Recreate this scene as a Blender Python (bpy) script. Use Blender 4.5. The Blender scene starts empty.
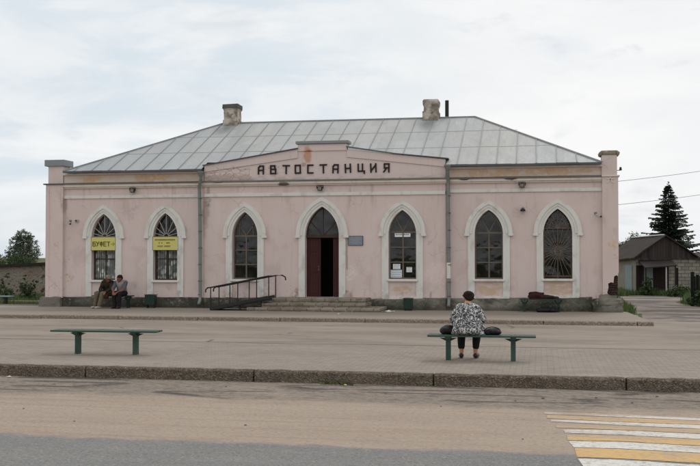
import bpy, bmesh, math, random
from mathutils import Vector, Matrix, noise as mnoise
R = math.radians
random.seed(7)
sc = bpy.context.scene
COL = sc.collection

# ------------------------------------------------------------------ helpers
def srgb(r, g, b, k=1.0):
    f = lambda c: ((c/255)/12.92 if c/255 <= .04045 else ((c/255+.055)/1.055)**2.4)
    return (f(r)*k, f(g)*k, f(b)*k, 1)

class NT:
    """small wrapper for building a procedural material"""
    def __init__(s, name, rough=.85, spec=.25, metal=0.0):
        s.m = bpy.data.materials.new(name); s.m.use_nodes = True
        s.t = s.m.node_tree
        s.b = s.t.nodes['Principled BSDF']
        s.b.inputs['Roughness'].default_value = rough
        s.b.inputs['Specular IOR Level'].default_value = spec
        s.b.inputs['Metallic'].default_value = metal
        s.pos = None
    def n(s, t, **k):
        x = s.t.nodes.new(t)
        for a, v in k.items(): setattr(x, a, v)
        return x
    def put(s, sock, v):
        if isinstance(v, (int, float)): sock.default_value = v
        elif isinstance(v, (tuple, list)): sock.default_value = v
        else: s.t.links.new(v, sock)
    def P(s):
        if s.pos is None: s.pos = s.n('ShaderNodeNewGeometry').outputs['Position']
        return s.pos
    def O(s): return s.n('ShaderNodeTexCoord').outputs['Object']
    def vec(s, v, scale=(1, 1, 1), loc=(0, 0, 0)):
        x = s.n('ShaderNodeMapping'); s.put(x.inputs['Vector'], v)
        x.inputs['Scale'].default_value = scale; x.inputs['Location'].default_value = loc
        return x.outputs[0]
    def noise(s, scale, detail=4, v=None, rough=.55, dist=0.0):
        x = s.n('ShaderNodeTexNoise'); s.put(x.inputs['Vector'], v if v is not None else s.P())
        x.inputs['Scale'].default_value = scale; x.inputs['Detail'].default_value = detail
        x.inputs['Roughness'].default_value = rough; x.inputs['Distortion'].default_value = dist
        return x.outputs['Fac']
    def step(s, f, a, b):
        x = s.n('ShaderNodeMapRange'); x.interpolation_type = 'SMOOTHSTEP'
        s.put(x.inputs['Value'], f); x.inputs['From Min'].default_value = a; x.inputs['From Max'].default_value = b
        return x.outputs[0]
    def math(s, op, a, b=0.0):
        x = s.n('ShaderNodeMath'); x.operation = op; s.put(x.inputs[0], a); s.put(x.inputs[1], b)
        return x.outputs[0]
    def mul(s, a, b): return s.math('MULTIPLY', a, b)
    def mix(s, f, a, b, mode='MIX'):
        x = s.n('ShaderNodeMix'); x.data_type = 'RGBA'; x.blend_type = mode
        s.put(x.inputs[0], f); s.put(x.inputs[6], a); s.put(x.inputs[7], b)
        return x.outputs[2]
    def xyz(s, v=None):
        x = s.n('ShaderNodeSeparateXYZ'); s.put(x.inputs[0], v if v is not None else s.P())
        return x.outputs
    def patch(s, c, r, wob=.6, scale=3.0, soft=.25, squash=(1, 1, 1)):
        """mask of an irregular stain around world point c"""
        d = s.n('ShaderNodeVectorMath'); d.operation = 'DISTANCE'
        s.put(d.inputs[0], s.vec(s.P(), squash)); d.inputs[1].default_value = tuple(c[i]*squash[i] for i in range(3))
        q = s.math('ADD', d.outputs['Value'], s.mul(s.math('SUBTRACT', s.noise(scale, 5), .5), wob*r*2))
        return s.step(s.math('SUBTRACT', r, q), 0, soft*r)
    def col(s, c): s.put(s.b.inputs['Base Color'], c)
    def bump(s, f, strength=.3, dist=.01):
        x = s.n('ShaderNodeBump'); s.put(x.inputs['Height'], f)
        x.inputs['Strength'].default_value = strength; x.inputs['Distance'].default_value = dist
        s.t.links.new(x.outputs[0], s.b.inputs['Normal'])

def simple(name, c, rough=.7, spec=.3, metal=0, var=.25, scale=8, bump=.15, bd=.004, obj=True):
    t = NT(name, rough, spec, metal)
    v = t.O() if obj else t.P()
    f = t.noise(scale, 5, v)
    d = tuple(x*(1-var) for x in c[:3])+(1,); l = tuple(min(1, x*(1+var)) for x in c[:3])+(1,)
    t.col(t.mix(f, d, l)); t.bump(t.noise(scale*6, 4, v), bump, bd)
    return t.m

class MB:
    def __init__(s): s.v = []; s.f = []; s.mi = []; s.cur = 0
    def quad(s, *p):
        k = len(s.v); s.v += [tuple(q) for q in p]; s.f.append(tuple(range(k, k+len(p)))); s.mi.append(s.cur)
    def mesh(s, vs, fs):
        k = len(s.v); s.v += [tuple(q) for q in vs]
        for f in fs: s.f.append(tuple(i+k for i in f)); s.mi.append(s.cur)
    def box(s, x0, x1, y0, y1, z0, z1):
        vs = [(x, y, z) for z in (z0, z1) for y in (y0, y1) for x in (x0, x1)]
        s.mesh(vs, [(0, 2, 3, 1), (4, 5, 7, 6), (0, 1, 5, 4), (2, 6, 7, 3), (0, 4, 6, 2), (1, 3, 7, 5)])
    def bar(s, a, b, w, h, up=(0, 0, 1)):
        """rectangular bar from a to b, h along up, w across"""
        a, b = Vector(a), Vector(b); d = (b-a).normalized(); u = Vector(up)
        r = d.cross(u)
        if r.length < 1e-4: r = d.cross(Vector((1, 0, 0)))
        r.normalize(); u = r.cross(d).normalized()
        vs = []
        for p in (a, b):
            for i, j in ((-1, -1), (1, -1), (1, 1), (-1, 1)): vs.append(p+r*(w/2*i)+u*(h/2*j))
        s.mesh(vs, [(3, 2, 1, 0), (4, 5, 6, 7), (0, 1, 5, 4), (1, 2, 6, 5), (2, 3, 7, 6), (3, 0, 4, 7)])
    def tube(s, pts, r, n=8, r2=None, caps=True):
        pts = [Vector(p) for p in pts]; m = len(pts); rings = []
        up = None
        for i, p in enumerate(pts):
            d = (pts[min(i+1, m-1)]-pts[max(i-1, 0)]).normalized()
            if up is None:
                up = Vector((0, 0, 1)) if abs(d.z) < .9 else Vector((1, 0, 0))
            x = d.cross(up)
            if x.length < 1e-5: x = d.cross(Vector((0, 1, 0)))
            x.normalize(); y = x.cross(d)
            rr = r if r2 is None else r+(r2-r)*i/(m-1)
            rings.append([p+(x*math.cos(2*math.pi*k/n)+y*math.sin(2*math.pi*k/n))*rr for k in range(n)])
        vs = [q for g in rings for q in g]; fs = []
        for i in range(m-1):
            for k in range(n):
                fs.append((i*n+k, i*n+(k+1) % n, (i+1)*n+(k+1) % n, (i+1)*n+k))
        if caps: fs += [tuple(range(n)), tuple(range((m-1)*n+n-1, (m-1)*n-1, -1))]
        s.mesh(vs, fs)
    def prism(s, poly, y0, y1):
        """polygon in XZ extruded along Y"""
        n = len(poly)
        vs = [(x, y0, z) for x, z in poly]+[(x, y1, z) for x, z in poly]
        fs = [tuple(range(n)), tuple(range(2*n-1, n-1, -1))]+[(i, i+n, (i+1) % n+n, (i+1) % n) for i in range(n)]
        s.mesh(vs, fs)
    def prism_z(s, poly, z0, z1):
        n = len(poly)
        vs = [(x, y, z0) for x, y in poly]+[(x, y, z1) for x, y in poly]
        fs = [tuple(range(n-1, -1, -1)), tuple(range(n, 2*n))]+[(i, (i+1) % n, (i+1) % n+n, i+n) for i in range(n)]
        s.mesh(vs, fs)
    def build(s, name, mat, parent=None, smooth=False, bevel=0, jitter=0, sub=0):
        mats = mat if isinstance(mat, (list, tuple)) else [mat]
        L = Vector((0, 0, 0)); q = parent
        while q is not None: L = L+q.location; q = q.parent
        me = bpy.data.meshes.new(name)
        me.from_pydata([tuple(Vector(v)-L) for v in s.v], [], s.f)
        for p, i in zip(me.polygons, s.mi): p.material_index = i
        for m in mats: me.materials.append(m)
        bm = bmesh.new(); bm.from_mesh(me)
        bmesh.ops.remove_doubles(bm, verts=bm.verts, dist=1e-5)
        if sub: bmesh.ops.subdivide_edges(bm, edges=bm.edges, cuts=sub, use_grid_fill=True)
        bmesh.ops.recalc_face_normals(bm, faces=bm.faces)
        if jitter:
            for v in bm.verts:
                v.co += mnoise.noise_vector(v.co*5.3+L)*jitter
        bm.to_mesh(me); bm.free()
        if smooth: me.polygons.foreach_set('use_smooth', [True]*len(me.polygons))
        o = bpy.data.objects.new(name, me); COL.objects.link(o)
        if parent is not None: o.parent = parent
        if bevel:
            b = o.modifiers.new('b', 'BEVEL'); b.width = bevel; b.segments = 2; b.limit_method = 'ANGLE'
        return o

def tag(o, label=None, cat=None, group=None, kind=None):
    if label: o['label'] = label
    if cat: o['category'] = cat
    if group: o['group'] = group
    if kind: o['kind'] = kind
    return o
def empty(name, loc, label, cat, group=None):
    o = bpy.data.objects.new(name, None); COL.objects.link(o); o.location = loc; o.empty_display_size = .2
    return tag(o, label, cat, group)
def copy_tree(o, parent=None):
    c = o.copy(); COL.objects.link(c)
    if parent is not None: c.parent = parent
    for ch in [x for x in COL.objects if x.parent == o]: copy_tree(ch, c)
    return c

# ------------------------------------------------------------------ materials
def mat_pink(name='pink_plaster', lo=True):
    t = NT(name, .9, .15)
    x, y, z = t.xyz()
    base = t.mix(t.noise(.45, 4), srgb(210, 193, 187), srgb(221, 205, 199))
    base = t.mix(t.mul(t.noise(2.2, 6, t.vec(t.P(), (1, 1, .35))), .35), base, srgb(192, 168, 165))
    # repainted paler rectangles and scuffs low on the wall
    low = t.step(z, 1.75, .6)
    pale = t.mul(t.step(t.noise(1.6, 6, t.vec(t.P(), (1, 1, .8), (3, 0, 1))), .52, .7), t.step(t.noise(13, 5), .42, .6))
    base = t.mix(t.mul(t.mul(low, pale), .55), base, srgb(222, 208, 202))
    dirt = t.step(t.noise(3.5, 6, t.vec(t.P(), (1, 1, .5), (9, 0, 4))), .55, .75)
    base = t.mix(t.mul(t.mul(t.step(z, 1.15, .4), dirt), .85), base, srgb(140, 122, 110))
    # fine streaks
    st = t.step(t.noise(7, 5, t.vec(t.P(), (1, 1, .08), (2, 0, 0))), .56, .8)
    base = t.mix(t.mul(st, .3), base, srgb(168, 146, 140))
    blot = t.step(t.noise(.9, 7, t.vec(t.P(), (1, 1, .7), (6, 0, 2)), .65), .5, .62)
    base = t.mix(t.mul(blot, .28), base, srgb(224, 207, 202))
    blot = t.step(t.noise(1.3, 7, t.vec(t.P(), (1, 1, .8), (1, 0, 8)), .65), .53, .64)
    base = t.mix(t.mul(blot, .3), base, srgb(180, 158, 154))
    v = t.n('ShaderNodeTexVoronoi'); v.feature = 'DISTANCE_TO_EDGE'; v.inputs['Scale'].default_value = .9
    nz = t.n('ShaderNodeTexNoise'); nz.inputs['Scale'].default_value = 2.5; nz.inputs['Detail'].default_value = 5; t.put(nz.inputs['Vector'], t.P())
    ad = t.n('ShaderNodeVectorMath'); ad.operation = 'MULTIPLY_ADD'; t.put(ad.inputs[0], nz.outputs['Color']); ad.inputs[1].default_value = (.5,)*3; t.put(ad.inputs[2], t.P())
    t.put(v.inputs['Vector'], ad.outputs[0])
    crk = t.mul(t.step(v.outputs['Distance'], .014, .003), t.step(t.noise(.8, 3, t.vec(t.P(), (1, 1, 1), (2, 2, 2))), .5, .6))
    base = t.mix(t.mul(crk, .22), base, srgb(120, 100, 94))
    drip = t.mul(t.step(t.noise(5.5, 6, t.vec(t.P(), (1, 1, .06), (7, 0, 0)), .65), .55, .68), t.math('MAXIMUM', t.step(z, 3.1, 3.8), t.mul(t.step(z, 4.02, 4.16), 1.0)))
    base = t.mix(t.mul(drip, .35), base, srgb(150, 132, 126))
    flake = t.mul(t.step(t.noise(7, 7, t.vec(t.P(), (1, 1, 1.3), (4, 1, 9)), .7), .6, .64), t.step(z, .95, .5))
    base = t.mix(t.mul(flake, .7), base, srgb(176, 164, 150))
    for c, r, cc in (((-15.95, 31.9, 1.1), .17, (176, 148, 96)), ((-15.98, 31.9, 1.7), .1, (150, 128, 104)), ((2.2, 31.85, 2.2), .14, (205, 172, 128)), ((2.24, 31.85, 1.8), .08, (190, 160, 125)),
                     ((-4.62, 32, .78), .07, (110, 80, 66)), ((-10.95, 31.9, 3.62), .15, (150, 125, 112)), ((-5.98, 31.9, 1.25), .2, (226, 214, 208)), ((-8.9, 31.9, .75), .3, (218, 203, 198)),
                     ((-3.3, 31.9, 1.3), .35, (226, 205, 200)), ((-6.3, 31.9, .62), .16, (140, 118, 104)), ((-7.9, 31.9, .62), .2, (150, 128, 112))):
        base = t.mix(t.mul(t.mul(t.patch(c, r*1.15, 1.5, 7, .5), t.step(t.noise(11, 5), .4, .56)), .7), base, srgb(*cc))
    for c, r in (((-1.62, 32, .8), .3), ((.52, 32, .83), .34), ((-4.37, 31.9, .75), .2)):   # bare, stained panels below the sills
        base = t.mix(t.mul(t.mul(t.patch(c, r, .7, 4, .3, (.62, 1, 1.15)), t.step(t.noise(6, 6, t.vec(t.P(), (.6, 1, 1.6))), .36, .56)), .75), base, srgb(196, 168, 140))
    for c, w in (((-11.02, 31.9, 3.2), .8), ((-10.9, 31.9, 3.95), .3), ((-16.1, 32, 3.6), .4)):
        base = t.mix(t.mul(t.patch(c, w, .8, 4, .6, (4, 1, 1)), .45), base, srgb(128, 104, 96))
    t.col(base)
    t.bump(t.mix(.35, t.noise(14, 6), t.noise(90, 3)), .35, .012)
    return t.m
def mat_frieze():
    t = NT('frieze_plaster', .9, .15)
    x, y, z = t.xyz()
    base = t.mix(t.noise(1.2, 5), srgb(212, 195, 185), srgb(222, 208, 197))
    n = t.step(t.noise(1.3, 5, t.vec(t.P(), (1, 1, 2.2), (4.2, 0, 0)), .5), .50, .55)
    for c, r in (((-2.0, 32, 4.5), .16), ((-1.1, 32, 4.48), .17), ((-.1, 32, 4.5), .15), ((.55, 32, 4.47), .14), ((1.35, 32, 4.5), .09), ((-13.2, 32, 4.46), .16), ((-12.6, 32, 4.5), .12), ((-15.0, 32, 4.5), .13), ((-15.2, 32, 4.42), .08)):
        base = t.mix(t.mul(t.mul(t.patch(c, r*1.25, 1.0, 5, .25, (.42, 1, 1.25)), t.step(t.noise(4, 6, t.vec(t.P(), (1, 1, 1.4), (1, 2, 0))), .36, .5)), .78), base, srgb(210, 176, 140))
    base = t.mix(t.mul(n, .35), base, srgb(205, 180, 150))
    st = t.step(t.noise(9, 5, t.vec(t.P(), (1, 1, .3))), .55, .75)
    base = t.mix(t.mul(st, .3), base, srgb(160, 140, 128))
    t.col(base); t.bump(t.noise(30, 5), .3, .01)
    return t.m
def mat_pediment():
    t = NT('pediment_plaster', .9, .15)
    base = t.mix(t.noise(.8, 5), srgb(209, 191, 186), srgb(218, 202, 196))
    x, y, z = t.xyz()
    st = t.step(t.noise(8, 5, t.vec(t.P(), (1, 1, .12))), .55, .8)
    base = t.mix(t.mul(st, .3), base, srgb(165, 143, 135))
    # cracked, crumbling plaster at the left end
    v = t.n('ShaderNodeTexVoronoi'); v.feature = 'DISTANCE_TO_EDGE'; v.inputs['Scale'].default_value = 3.2
    dist = t.n('ShaderNodeVectorMath'); dist.operation = 'ADD'
    nz = t.n('ShaderNodeTexNoise'); nz.inputs['Scale'].default_value = 4; t.put(nz.inputs['Vector'], t.P())
    sc_ = t.n('ShaderNodeVectorMath'); sc_.operation = 'SCALE'; t.put(sc_.inputs[0], nz.outputs['Color']); sc_.inputs['Scale'].default_value = .25
    t.put(dist.inputs[0], t.vec(t.P(), (1, 1, 2.2))); t.put(dist.inputs[1], sc_.outputs[0])
    t.put(v.inputs['Vector'], dist.outputs[0])
    crack = t.step(v.outputs['Distance'], .035, .012)
    where = t.math('MAXIMUM', t.patch((-10.2, 31.9, 4.45), .42, .5, 3, .4, (.35, 1, 1)), t.mul(t.patch((-8.7, 31.9, 4.6), .3, .7, 3, .4, (.45, 1, 1)), .5))
    base = t.mix(t.mul(crack, t.mul(where, .8)), base, srgb(105, 84, 74))
    base = t.mix(t.mul(t.patch((-10.2, 31.9, 4.38), .3, .9, 7, .3, (.28, 1, 1.3)), .55), base, srgb(176, 150, 138))
    # rust run below the left end of the raised block
    rust = t.patch((-7.5, 31.9, 5.15), .17, .7, 7, .5, (1, 1, .42))
    base = t.mix(t.mul(rust, .8), base, srgb(190, 138, 106))
    base = t.mix(t.mul(t.patch((-7.62, 31.9, 4.83), .1, .8, 8, .4), .6), base, srgb(160, 128, 105))
    base = t.mix(t.mul(t.patch((-7.45, 31.9, 5.29), .07, .6, 8, .4, (.5, 1, 1.6)), .8), base, srgb(160, 100, 70))
    gr = t.step(z, 4.52, 4.34)
    base = t.mix(t.mul(t.mul(gr, t.step(t.noise(3, 6, t.vec(t.P(), (1, 1, 2))), .42, .6)), .5), base, srgb(150, 148, 142))
    t.col(base); t.bump(t.noise(22, 5), .3, .01)
    return t.m
def mat_trim():
    t = NT('white_trim', .85, .2)
    base = t.mix(t.noise(1.5, 5), srgb(209, 207, 201), srgb(225, 223, 217))
    x, y, z = t.xyz()
    st = t.step(t.noise(6, 6, t.vec(t.P(), (1, 1, .25))), .52, .78)
    base = t.mix(t.mul(st, .45), base, srgb(160, 154, 144))
    base = t.mix(t.mul(t.step(t.noise(2.3, 7, None, .65), .54, .66), .4), base, srgb(176, 170, 160))
    d = t.mul(t.step(z, 1.1, .4), t.step(t.noise(4, 6), .45, .68))
    base = t.mix(t.mul(d, .6), base, srgb(140, 132, 118))
    t.col(base); t.bump(t.noise(25, 5), .25, .008)
    return t.m
def mat_cornice():
    t = NT('cornice_plaster', .85, .2)
    base = t.mix(t.noise(1.1, 5), srgb(210, 196, 184), srgb(222, 212, 202))
    st = t.step(t.noise(5, 6, t.vec(t.P(), (1, 1, .5))), .5, .75)
    base = t.mix(t.mul(st, .4), base, srgb(158, 142, 130))
    for c in ((-.92, 31.9, 4.3), (-2.35, 31.9, 4.31), (-8.3, 31.85, 4.2), (-10.5, 31.8, 4.33)):
        base = t.mix(t.mul(t.patch(c, .17, .6, 6, .4, (.7, 1, 2)), .85), base, srgb(72, 64, 58))
    t.col(base); t.bump(t.noise(25, 5), .25, .008)
    return t.m
def mat_plinth():
    t = NT('plinth_stone', .95, .1)
    x, y, z = t.xyz()
    f = t.noise(1.6, 6, t.vec(t.P(), (1, 1, 1.6)))
    base = t.mix(t.step(f, .35, .65), srgb(82, 80, 72), srgb(136, 132, 122))
    base = t.mix(t.mul(t.step(t.noise(.7, 4, t.vec(t.P(), (1, 1, 1), (5, 0, 0))), .48, .62), .55), base, srgb(66, 72, 58))
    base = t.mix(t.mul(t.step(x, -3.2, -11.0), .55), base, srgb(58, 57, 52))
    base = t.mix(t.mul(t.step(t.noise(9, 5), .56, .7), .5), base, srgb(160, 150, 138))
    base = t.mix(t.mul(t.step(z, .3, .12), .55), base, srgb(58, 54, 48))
    t.col(base); t.bump(t.noise(9, 7), .9, .06)
    return t.m
def mat_roof():
    t = NT('roof_metal', .5, .45, .0)
    s = t.n('ShaderNodeVectorMath'); s.operation = 'SNAP'; t.put(s.inputs[0], t.vec(t.P(), (1, 1, 1), (16.0, 0, 0)))
    s.inputs[1].default_value = (.62, 1.62, 50)
    w = t.n('ShaderNodeTexWhiteNoise'); w.noise_dimensions = '2D'; t.put(w.inputs['Vector'], s.outputs[0])
    x, y, z = t.xyz()
    base = t.mix(w.outputs['Value'], srgb(155, 158, 158), srgb(167, 169, 169))
    base = t.mix(t.mul(t.step(t.noise(.35, 4, t.vec(t.P(), (1, .6, 1))), .4, .65), .5), base, srgb(166, 164, 158))
    st = t.step(t.noise(5, 5, t.vec(t.P(), (1, .15, .15))), .52, .8)
    base = t.mix(t.mul(st, .4), base, srgb(138, 142, 144))
    base = t.mix(t.mul(t.step(t.noise(2.5, 7, t.vec(t.P(), (1.4, .5, .5)), .65), .52, .7), .4), base, srgb(146, 140, 132))
    base = t.mix(t.mul(t.step(t.noise(3.5, 7, t.vec(t.P(), (3.2, .22, .22), (4, 0, 0)), .65), .58, .72), .45), base, srgb(150, 128, 112))
    base = t.mix(t.mul(t.step(x, -9.5, -14), .35), base, srgb(140, 148, 154))
    for cx in (-11.6, -3.95):
        base = t.mix(t.mul(t.patch((cx, 35.6, 6.5), .4, .35, 5, .7, (1, .45, .45)), .7), base, srgb(118, 122, 124))
    t.col(base); t.bump(t.noise(1.9, 4, t.vec(t.P(), (1, .7, .7))), .6, .08)
    return t.m
def mat_pavers():
    t = NT('plaza_pavers', .9, .2)
    b = t.n('ShaderNodeTexBrick'); t.put(b.inputs['Vector'], t.P())
    b.inputs['Scale'].default_value = 1; b.inputs['Brick Width'].default_value = .2; b.inputs['Row Height'].default_value = .1
    b.inputs['Mortar Size'].default_value = .007; b.inputs['Mortar Smooth'].default_value = .3; b.inputs['Bias'].default_value = 0
    b.inputs['Color1'].default_value = srgb(149, 139, 129); b.inputs['Color2'].default_value = srgb(138, 129, 119)
    b.inputs['Mortar'].default_value = srgb(118, 109, 100)
    base = t.mix(t.mul(t.step(t.noise(.9, 6), .4, .7), .4), b.outputs['Color'], srgb(152, 146, 137))
    base = t.mix(t.mul(t.step(t.noise(1.9, 7, t.vec(t.P(), (.8, 1.3, 1), (6, 6, 0)), .68), .56, .63), .35), base, srgb(108, 99, 90))
    base = t.mix(t.mul(t.step(t.noise(.28, 5, t.vec(t.P(), (1, 2.4, 1))), .48, .66), .45), base, srgb(128, 118, 108))
    base = t.mix(t.mul(t.step(t.noise(5, 6, t.vec(t.P(), (.7, 1.8, 1))), .5, .68), .4), base, srgb(118, 109, 100))
    base = t.mix(t.mul(t.step(t.noise(8, 6, t.vec(t.P(), (.7, 1.5, 1), (3, 3, 3))), .54, .7), .35), base, srgb(170, 160, 149))
    t.col(base)
    t.bump(t.math('ADD', t.mul(b.outputs['Fac'], -.8), t.mul(t.noise(1.7, 5), 1.5)), .5, .012)
    return t.m
def mat_lane():
    t = NT('dusty_asphalt', .92, .15)
    f = t.noise(.5, 6, t.vec(t.P(), (.5, 1.5, 1)))
    base = t.mix(t.step(f, .35, .65), srgb(131, 121, 112), srgb(148, 138, 127))
    base = t.mix(t.mul(t.step(t.noise(1.6, 8, t.vec(t.P(), (.3, 1.2, 1), (3, 2, 0)), .68), .5, .64), .5), base, srgb(116, 107, 99))
    base = t.mix(t.mul(t.step(t.noise(9, 6, t.vec(t.P(), (.5, 1.2, 1)), .65), .54, .68), .4), base, srgb(166, 156, 145))
    base = t.mix(t.mul(t.step(t.noise(40, 3), .5, .8), .35), base, srgb(112, 105, 98))
    x, y, z = t.xyz()
    far = t.mul(t.step(x, 2.8, 3.4), t.step(y, 27.5, 30))
    base = t.mix(t.mul(far, t.step(t.noise(.7, 7, t.vec(t.P(), (.6, .8, 1)), .65), .42, .54)), base, srgb(96, 90, 88))
    # a few long cracks
    v = t.n('ShaderNodeTexVoronoi'); v.feature = 'DISTANCE_TO_EDGE'; v.inputs['Scale'].default_value = .5
    t.put(v.inputs['Vector'], t.vec(t.P(), (.5, 1.4, 1)))
    c = t.mul(t.step(v.outputs['Distance'], .016, .004), t.step(t.noise(.6, 3), .5, .6))
    base = t.mix(t.mul(c, .6), base, srgb(70, 64, 60))
    t.col(base); t.bump(t.noise(45, 4), .4, .006)
    return t.m
def mat_road():
    t = NT('dusty_road', .92, .18)
    x, y, z = t.xyz()
    asp = t.mix(t.noise(1.2, 6), srgb(113, 113, 112), srgb(127, 127, 125))
    asp = t.mix(t.mul(t.step(t.noise(2.2, 6, t.vec(t.P(), (.4, 1.4, 1))), .45, .68), .35), asp, srgb(138, 134, 128))
    asp = t.mix(t.mul(t.step(t.noise(42, 3), .5, .66), .5), asp, srgb(156, 153, 148))
    asp = t.mix(t.mul(t.step(t.noise(38, 3, t.vec(t.P(), (1, 1, 1), (9, 4, 0))), .52, .68), .55), asp, srgb(82, 82, 82))
    asp = t.mix(t.mul(t.step(t.noise(95, 2), .55, .75), .4), asp, srgb(80, 80, 80))
    sand = t.mix(t.noise(1.0, 6, t.vec(t.P(), (.35, 1.6, 1))), srgb(152, 137, 123), srgb(172, 157, 142))
    sand = t.mix(t.mul(t.step(t.noise(2.2, 6, t.vec(t.P(), (.12, 3, 1))), .5, .72), .4), sand, srgb(140, 122, 106))
    sand = t.mix(t.mul(t.step(t.noise(3.2, 6, t.vec(t.P(), (.6, 1.8, 1), (4, 4, 0))), .5, .68), .3), sand, srgb(142, 130, 118))
    sand = t.mix(t.mul(t.step(t.noise(30, 5, t.vec(t.P(), (.7, 1.3, 1))), .5, .66), .6), sand, srgb(125, 110, 98))
    ed = t.math('ADD', y, t.mul(t.math('SUBTRACT', t.noise(1.4, 8, t.vec(t.P(), (.55, 1, 1)), .68), .5), .9))
    base = t.mix(t.step(ed, 10.12, 10.33), asp, sand)
    # worn, broken asphalt showing through beside the kerb
    worn = t.mix(t.noise(3, 6, t.vec(t.P(), (.5, 1.6, 1))), srgb(116, 108, 100), srgb(144, 134, 124))
    worn = t.mix(t.mul(t.step(t.noise(9, 6, t.vec(t.P(), (.5, 1.5, 1))), .48, .66), .55), worn, srgb(98, 89, 81))
    worn = t.mix(t.mul(t.step(t.noise(26, 4, t.vec(t.P(), (.6, 1.2, 1))), .5, .68), .5), worn, srgb(164, 150, 136))
    wm = t.mul(t.step(t.math('ADD', ed, t.mul(t.math('SUBTRACT', t.noise(.7, 5), .5), 1.2)), 13.0, 13.7), t.step(t.noise(.6, 6, t.vec(t.P(), (.5, 1, 1), (1.5, 0, 0))), .2, .42))
    worn = t.mix(t.mul(t.step(t.noise(13, 6, t.vec(t.P(), (.75, 1.1, 1), (8, 1, 0)), .7), .5, .62), .6), worn, srgb(88, 81, 75))
    worn = t.mix(t.mul(t.step(t.noise(5, 7, t.vec(t.P(), (.6, 1.3, 1), (2, 9, 0)), .7), .56, .64), .6), worn, srgb(70, 65, 61))
    base = t.mix(t.mul(wm, .92), base, worn)
    rag = t.step(t.noise(4.2, 8, t.vec(t.P(), (.45, 1.9, 1), (2, 6, 0)), .74), .57, .63)
    base = t.mix(t.mul(t.mul(rag, wm), .7), base, srgb(84, 77, 71))
    rag2 = t.step(t.noise(16, 6, t.vec(t.P(), (.5, 1.3, 1), (5, 2, 0)), .7), .57, .63)
    base = t.mix(t.mul(t.mul(rag2, t.step(y, 12.9, 13.9)), .6), base, srgb(92, 84, 77))
    v = t.n('ShaderNodeTexVoronoi'); v.feature = 'DISTANCE_TO_EDGE'; v.inputs['Scale'].default_value = .9
    t.put(v.inputs['Vector'], t.vec(t.P(), (.32, 1.7, 1)))
    c = t.mul(t.step(v.outputs['Distance'], .09, .02), t.mul(wm, t.step(t.noise(.9, 4, t.vec(t.P(), (.6, 1, 1), (7, 1, 0))), .43, .53)))
    base = t.mix(t.mul(c, .85), base, srgb(70, 64, 60))
    lt = t.step(t.noise(22, 4, t.vec(t.P(), (.7, 1.4, 1), (3, 8, 0))), .56, .7)
    base = t.mix(t.mul(lt, .3), base, srgb(190, 178, 164))
    sp = t.mul(t.step(t.noise(13, 3, t.vec(t.P(), (.7, 1.4, 1), (1, 5, 0))), .66, .72), t.step(y, 9.9, 13))
    base = t.mix(t.mul(sp, .6), base, srgb(84, 74, 66))
    t.col(base)
    t.bump(t.math('ADD', t.noise(34, 5), t.mul(t.noise(4, 5), 1.5)), .7, .018)
    return t.m
def mat_paint(name, c, worn):
    t = NT(name, .8, .25)
    x, y, z = t.xyz()
    base = t.mix(t.noise(3, 5), tuple(v*.9 for v in c[:3])+(1,), c)
    base = t.mix(t.mul(t.step(t.noise(60, 4), .52, .72), .45), base, srgb(140, 130, 118))
    dust = t.step(t.noise(1.5, 7, t.vec(t.P(), (.35, 2.0, 1)), .62), .60-worn, .76-worn*.8)
    fade = t.math('MAXIMUM', t.mul(t.step(y, 10.7, 11.8), t.step(x, 1.5, .1)), t.mul(t.step(y, 11.0, 11.6), .8 if worn > .08 else .2))
    chip = t.step(t.noise(17, 7, t.vec(t.P(), (.8, 1.2, 1), (worn*50, 3, 0)), .7), .53-worn*.3, .60-worn*.2)
    track = t.step(t.noise(.9, 3, t.vec(t.P(), (1.6, .2, 1), (2, 0, 0))), .42, .62)
    k = t.math('ADD', t.mul(dust, .6), t.mul(fade, t.mul(t.step(t.noise(2.6, 7, t.vec(t.P(), (.3, 2.5, 1)), .65), .38, .58), .95)))
    k = t.math('ADD', k, t.mul(chip, t.math('ADD', .3, t.mul(track, .45))))
    under = t.mix(t.step(t.math('ADD', y, t.mul(t.noise(2, 5), .4)), 10.2, 10.6), srgb(128, 124, 118), srgb(160, 144, 129))
    base = t.mix(t.math('MINIMUM', k, 1), base, under)
    t.col(base); t.bump(t.noise(70, 4), .4, .005)
    return t.m
def mat_kerb(name, c1, c2, dark=.5):
    t = NT(name, .95, .12)
    x, y, z = t.xyz()
    v = t.n('ShaderNodeTexVoronoi'); v.inputs['Scale'].default_value = 46; t.put(v.inputs['Vector'], t.P())
    cr, cg, cb = t.xyz(v.outputs['Color'])
    base = t.mix(t.noise(3, 7, None, .65), c1, c2)
    base = t.mix(t.mul(t.step(cr, .62, .95), .5), base, tuple(min(1, q*1.9) for q in c2[:3])+(1,))
    base = t.mix(t.mul(t.step(cg, .6, .9), dark), base, tuple(q*.4 for q in c1[:3])+(1,))
    base = t.mix(t.mul(t.step(t.noise(11, 6, None, .65), .5, .66), dark*.8), base, tuple(q*.42 for q in c1[:3])+(1,))
    base = t.mix(t.mul(t.step(t.noise(1.1, 6), .48, .66), .4), base, srgb(138, 126, 112))
    t.col(base); t.bump(t.math('ADD', v.outputs['Distance'], t.noise(14, 6)), 1, .03)
    return t.m
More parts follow.
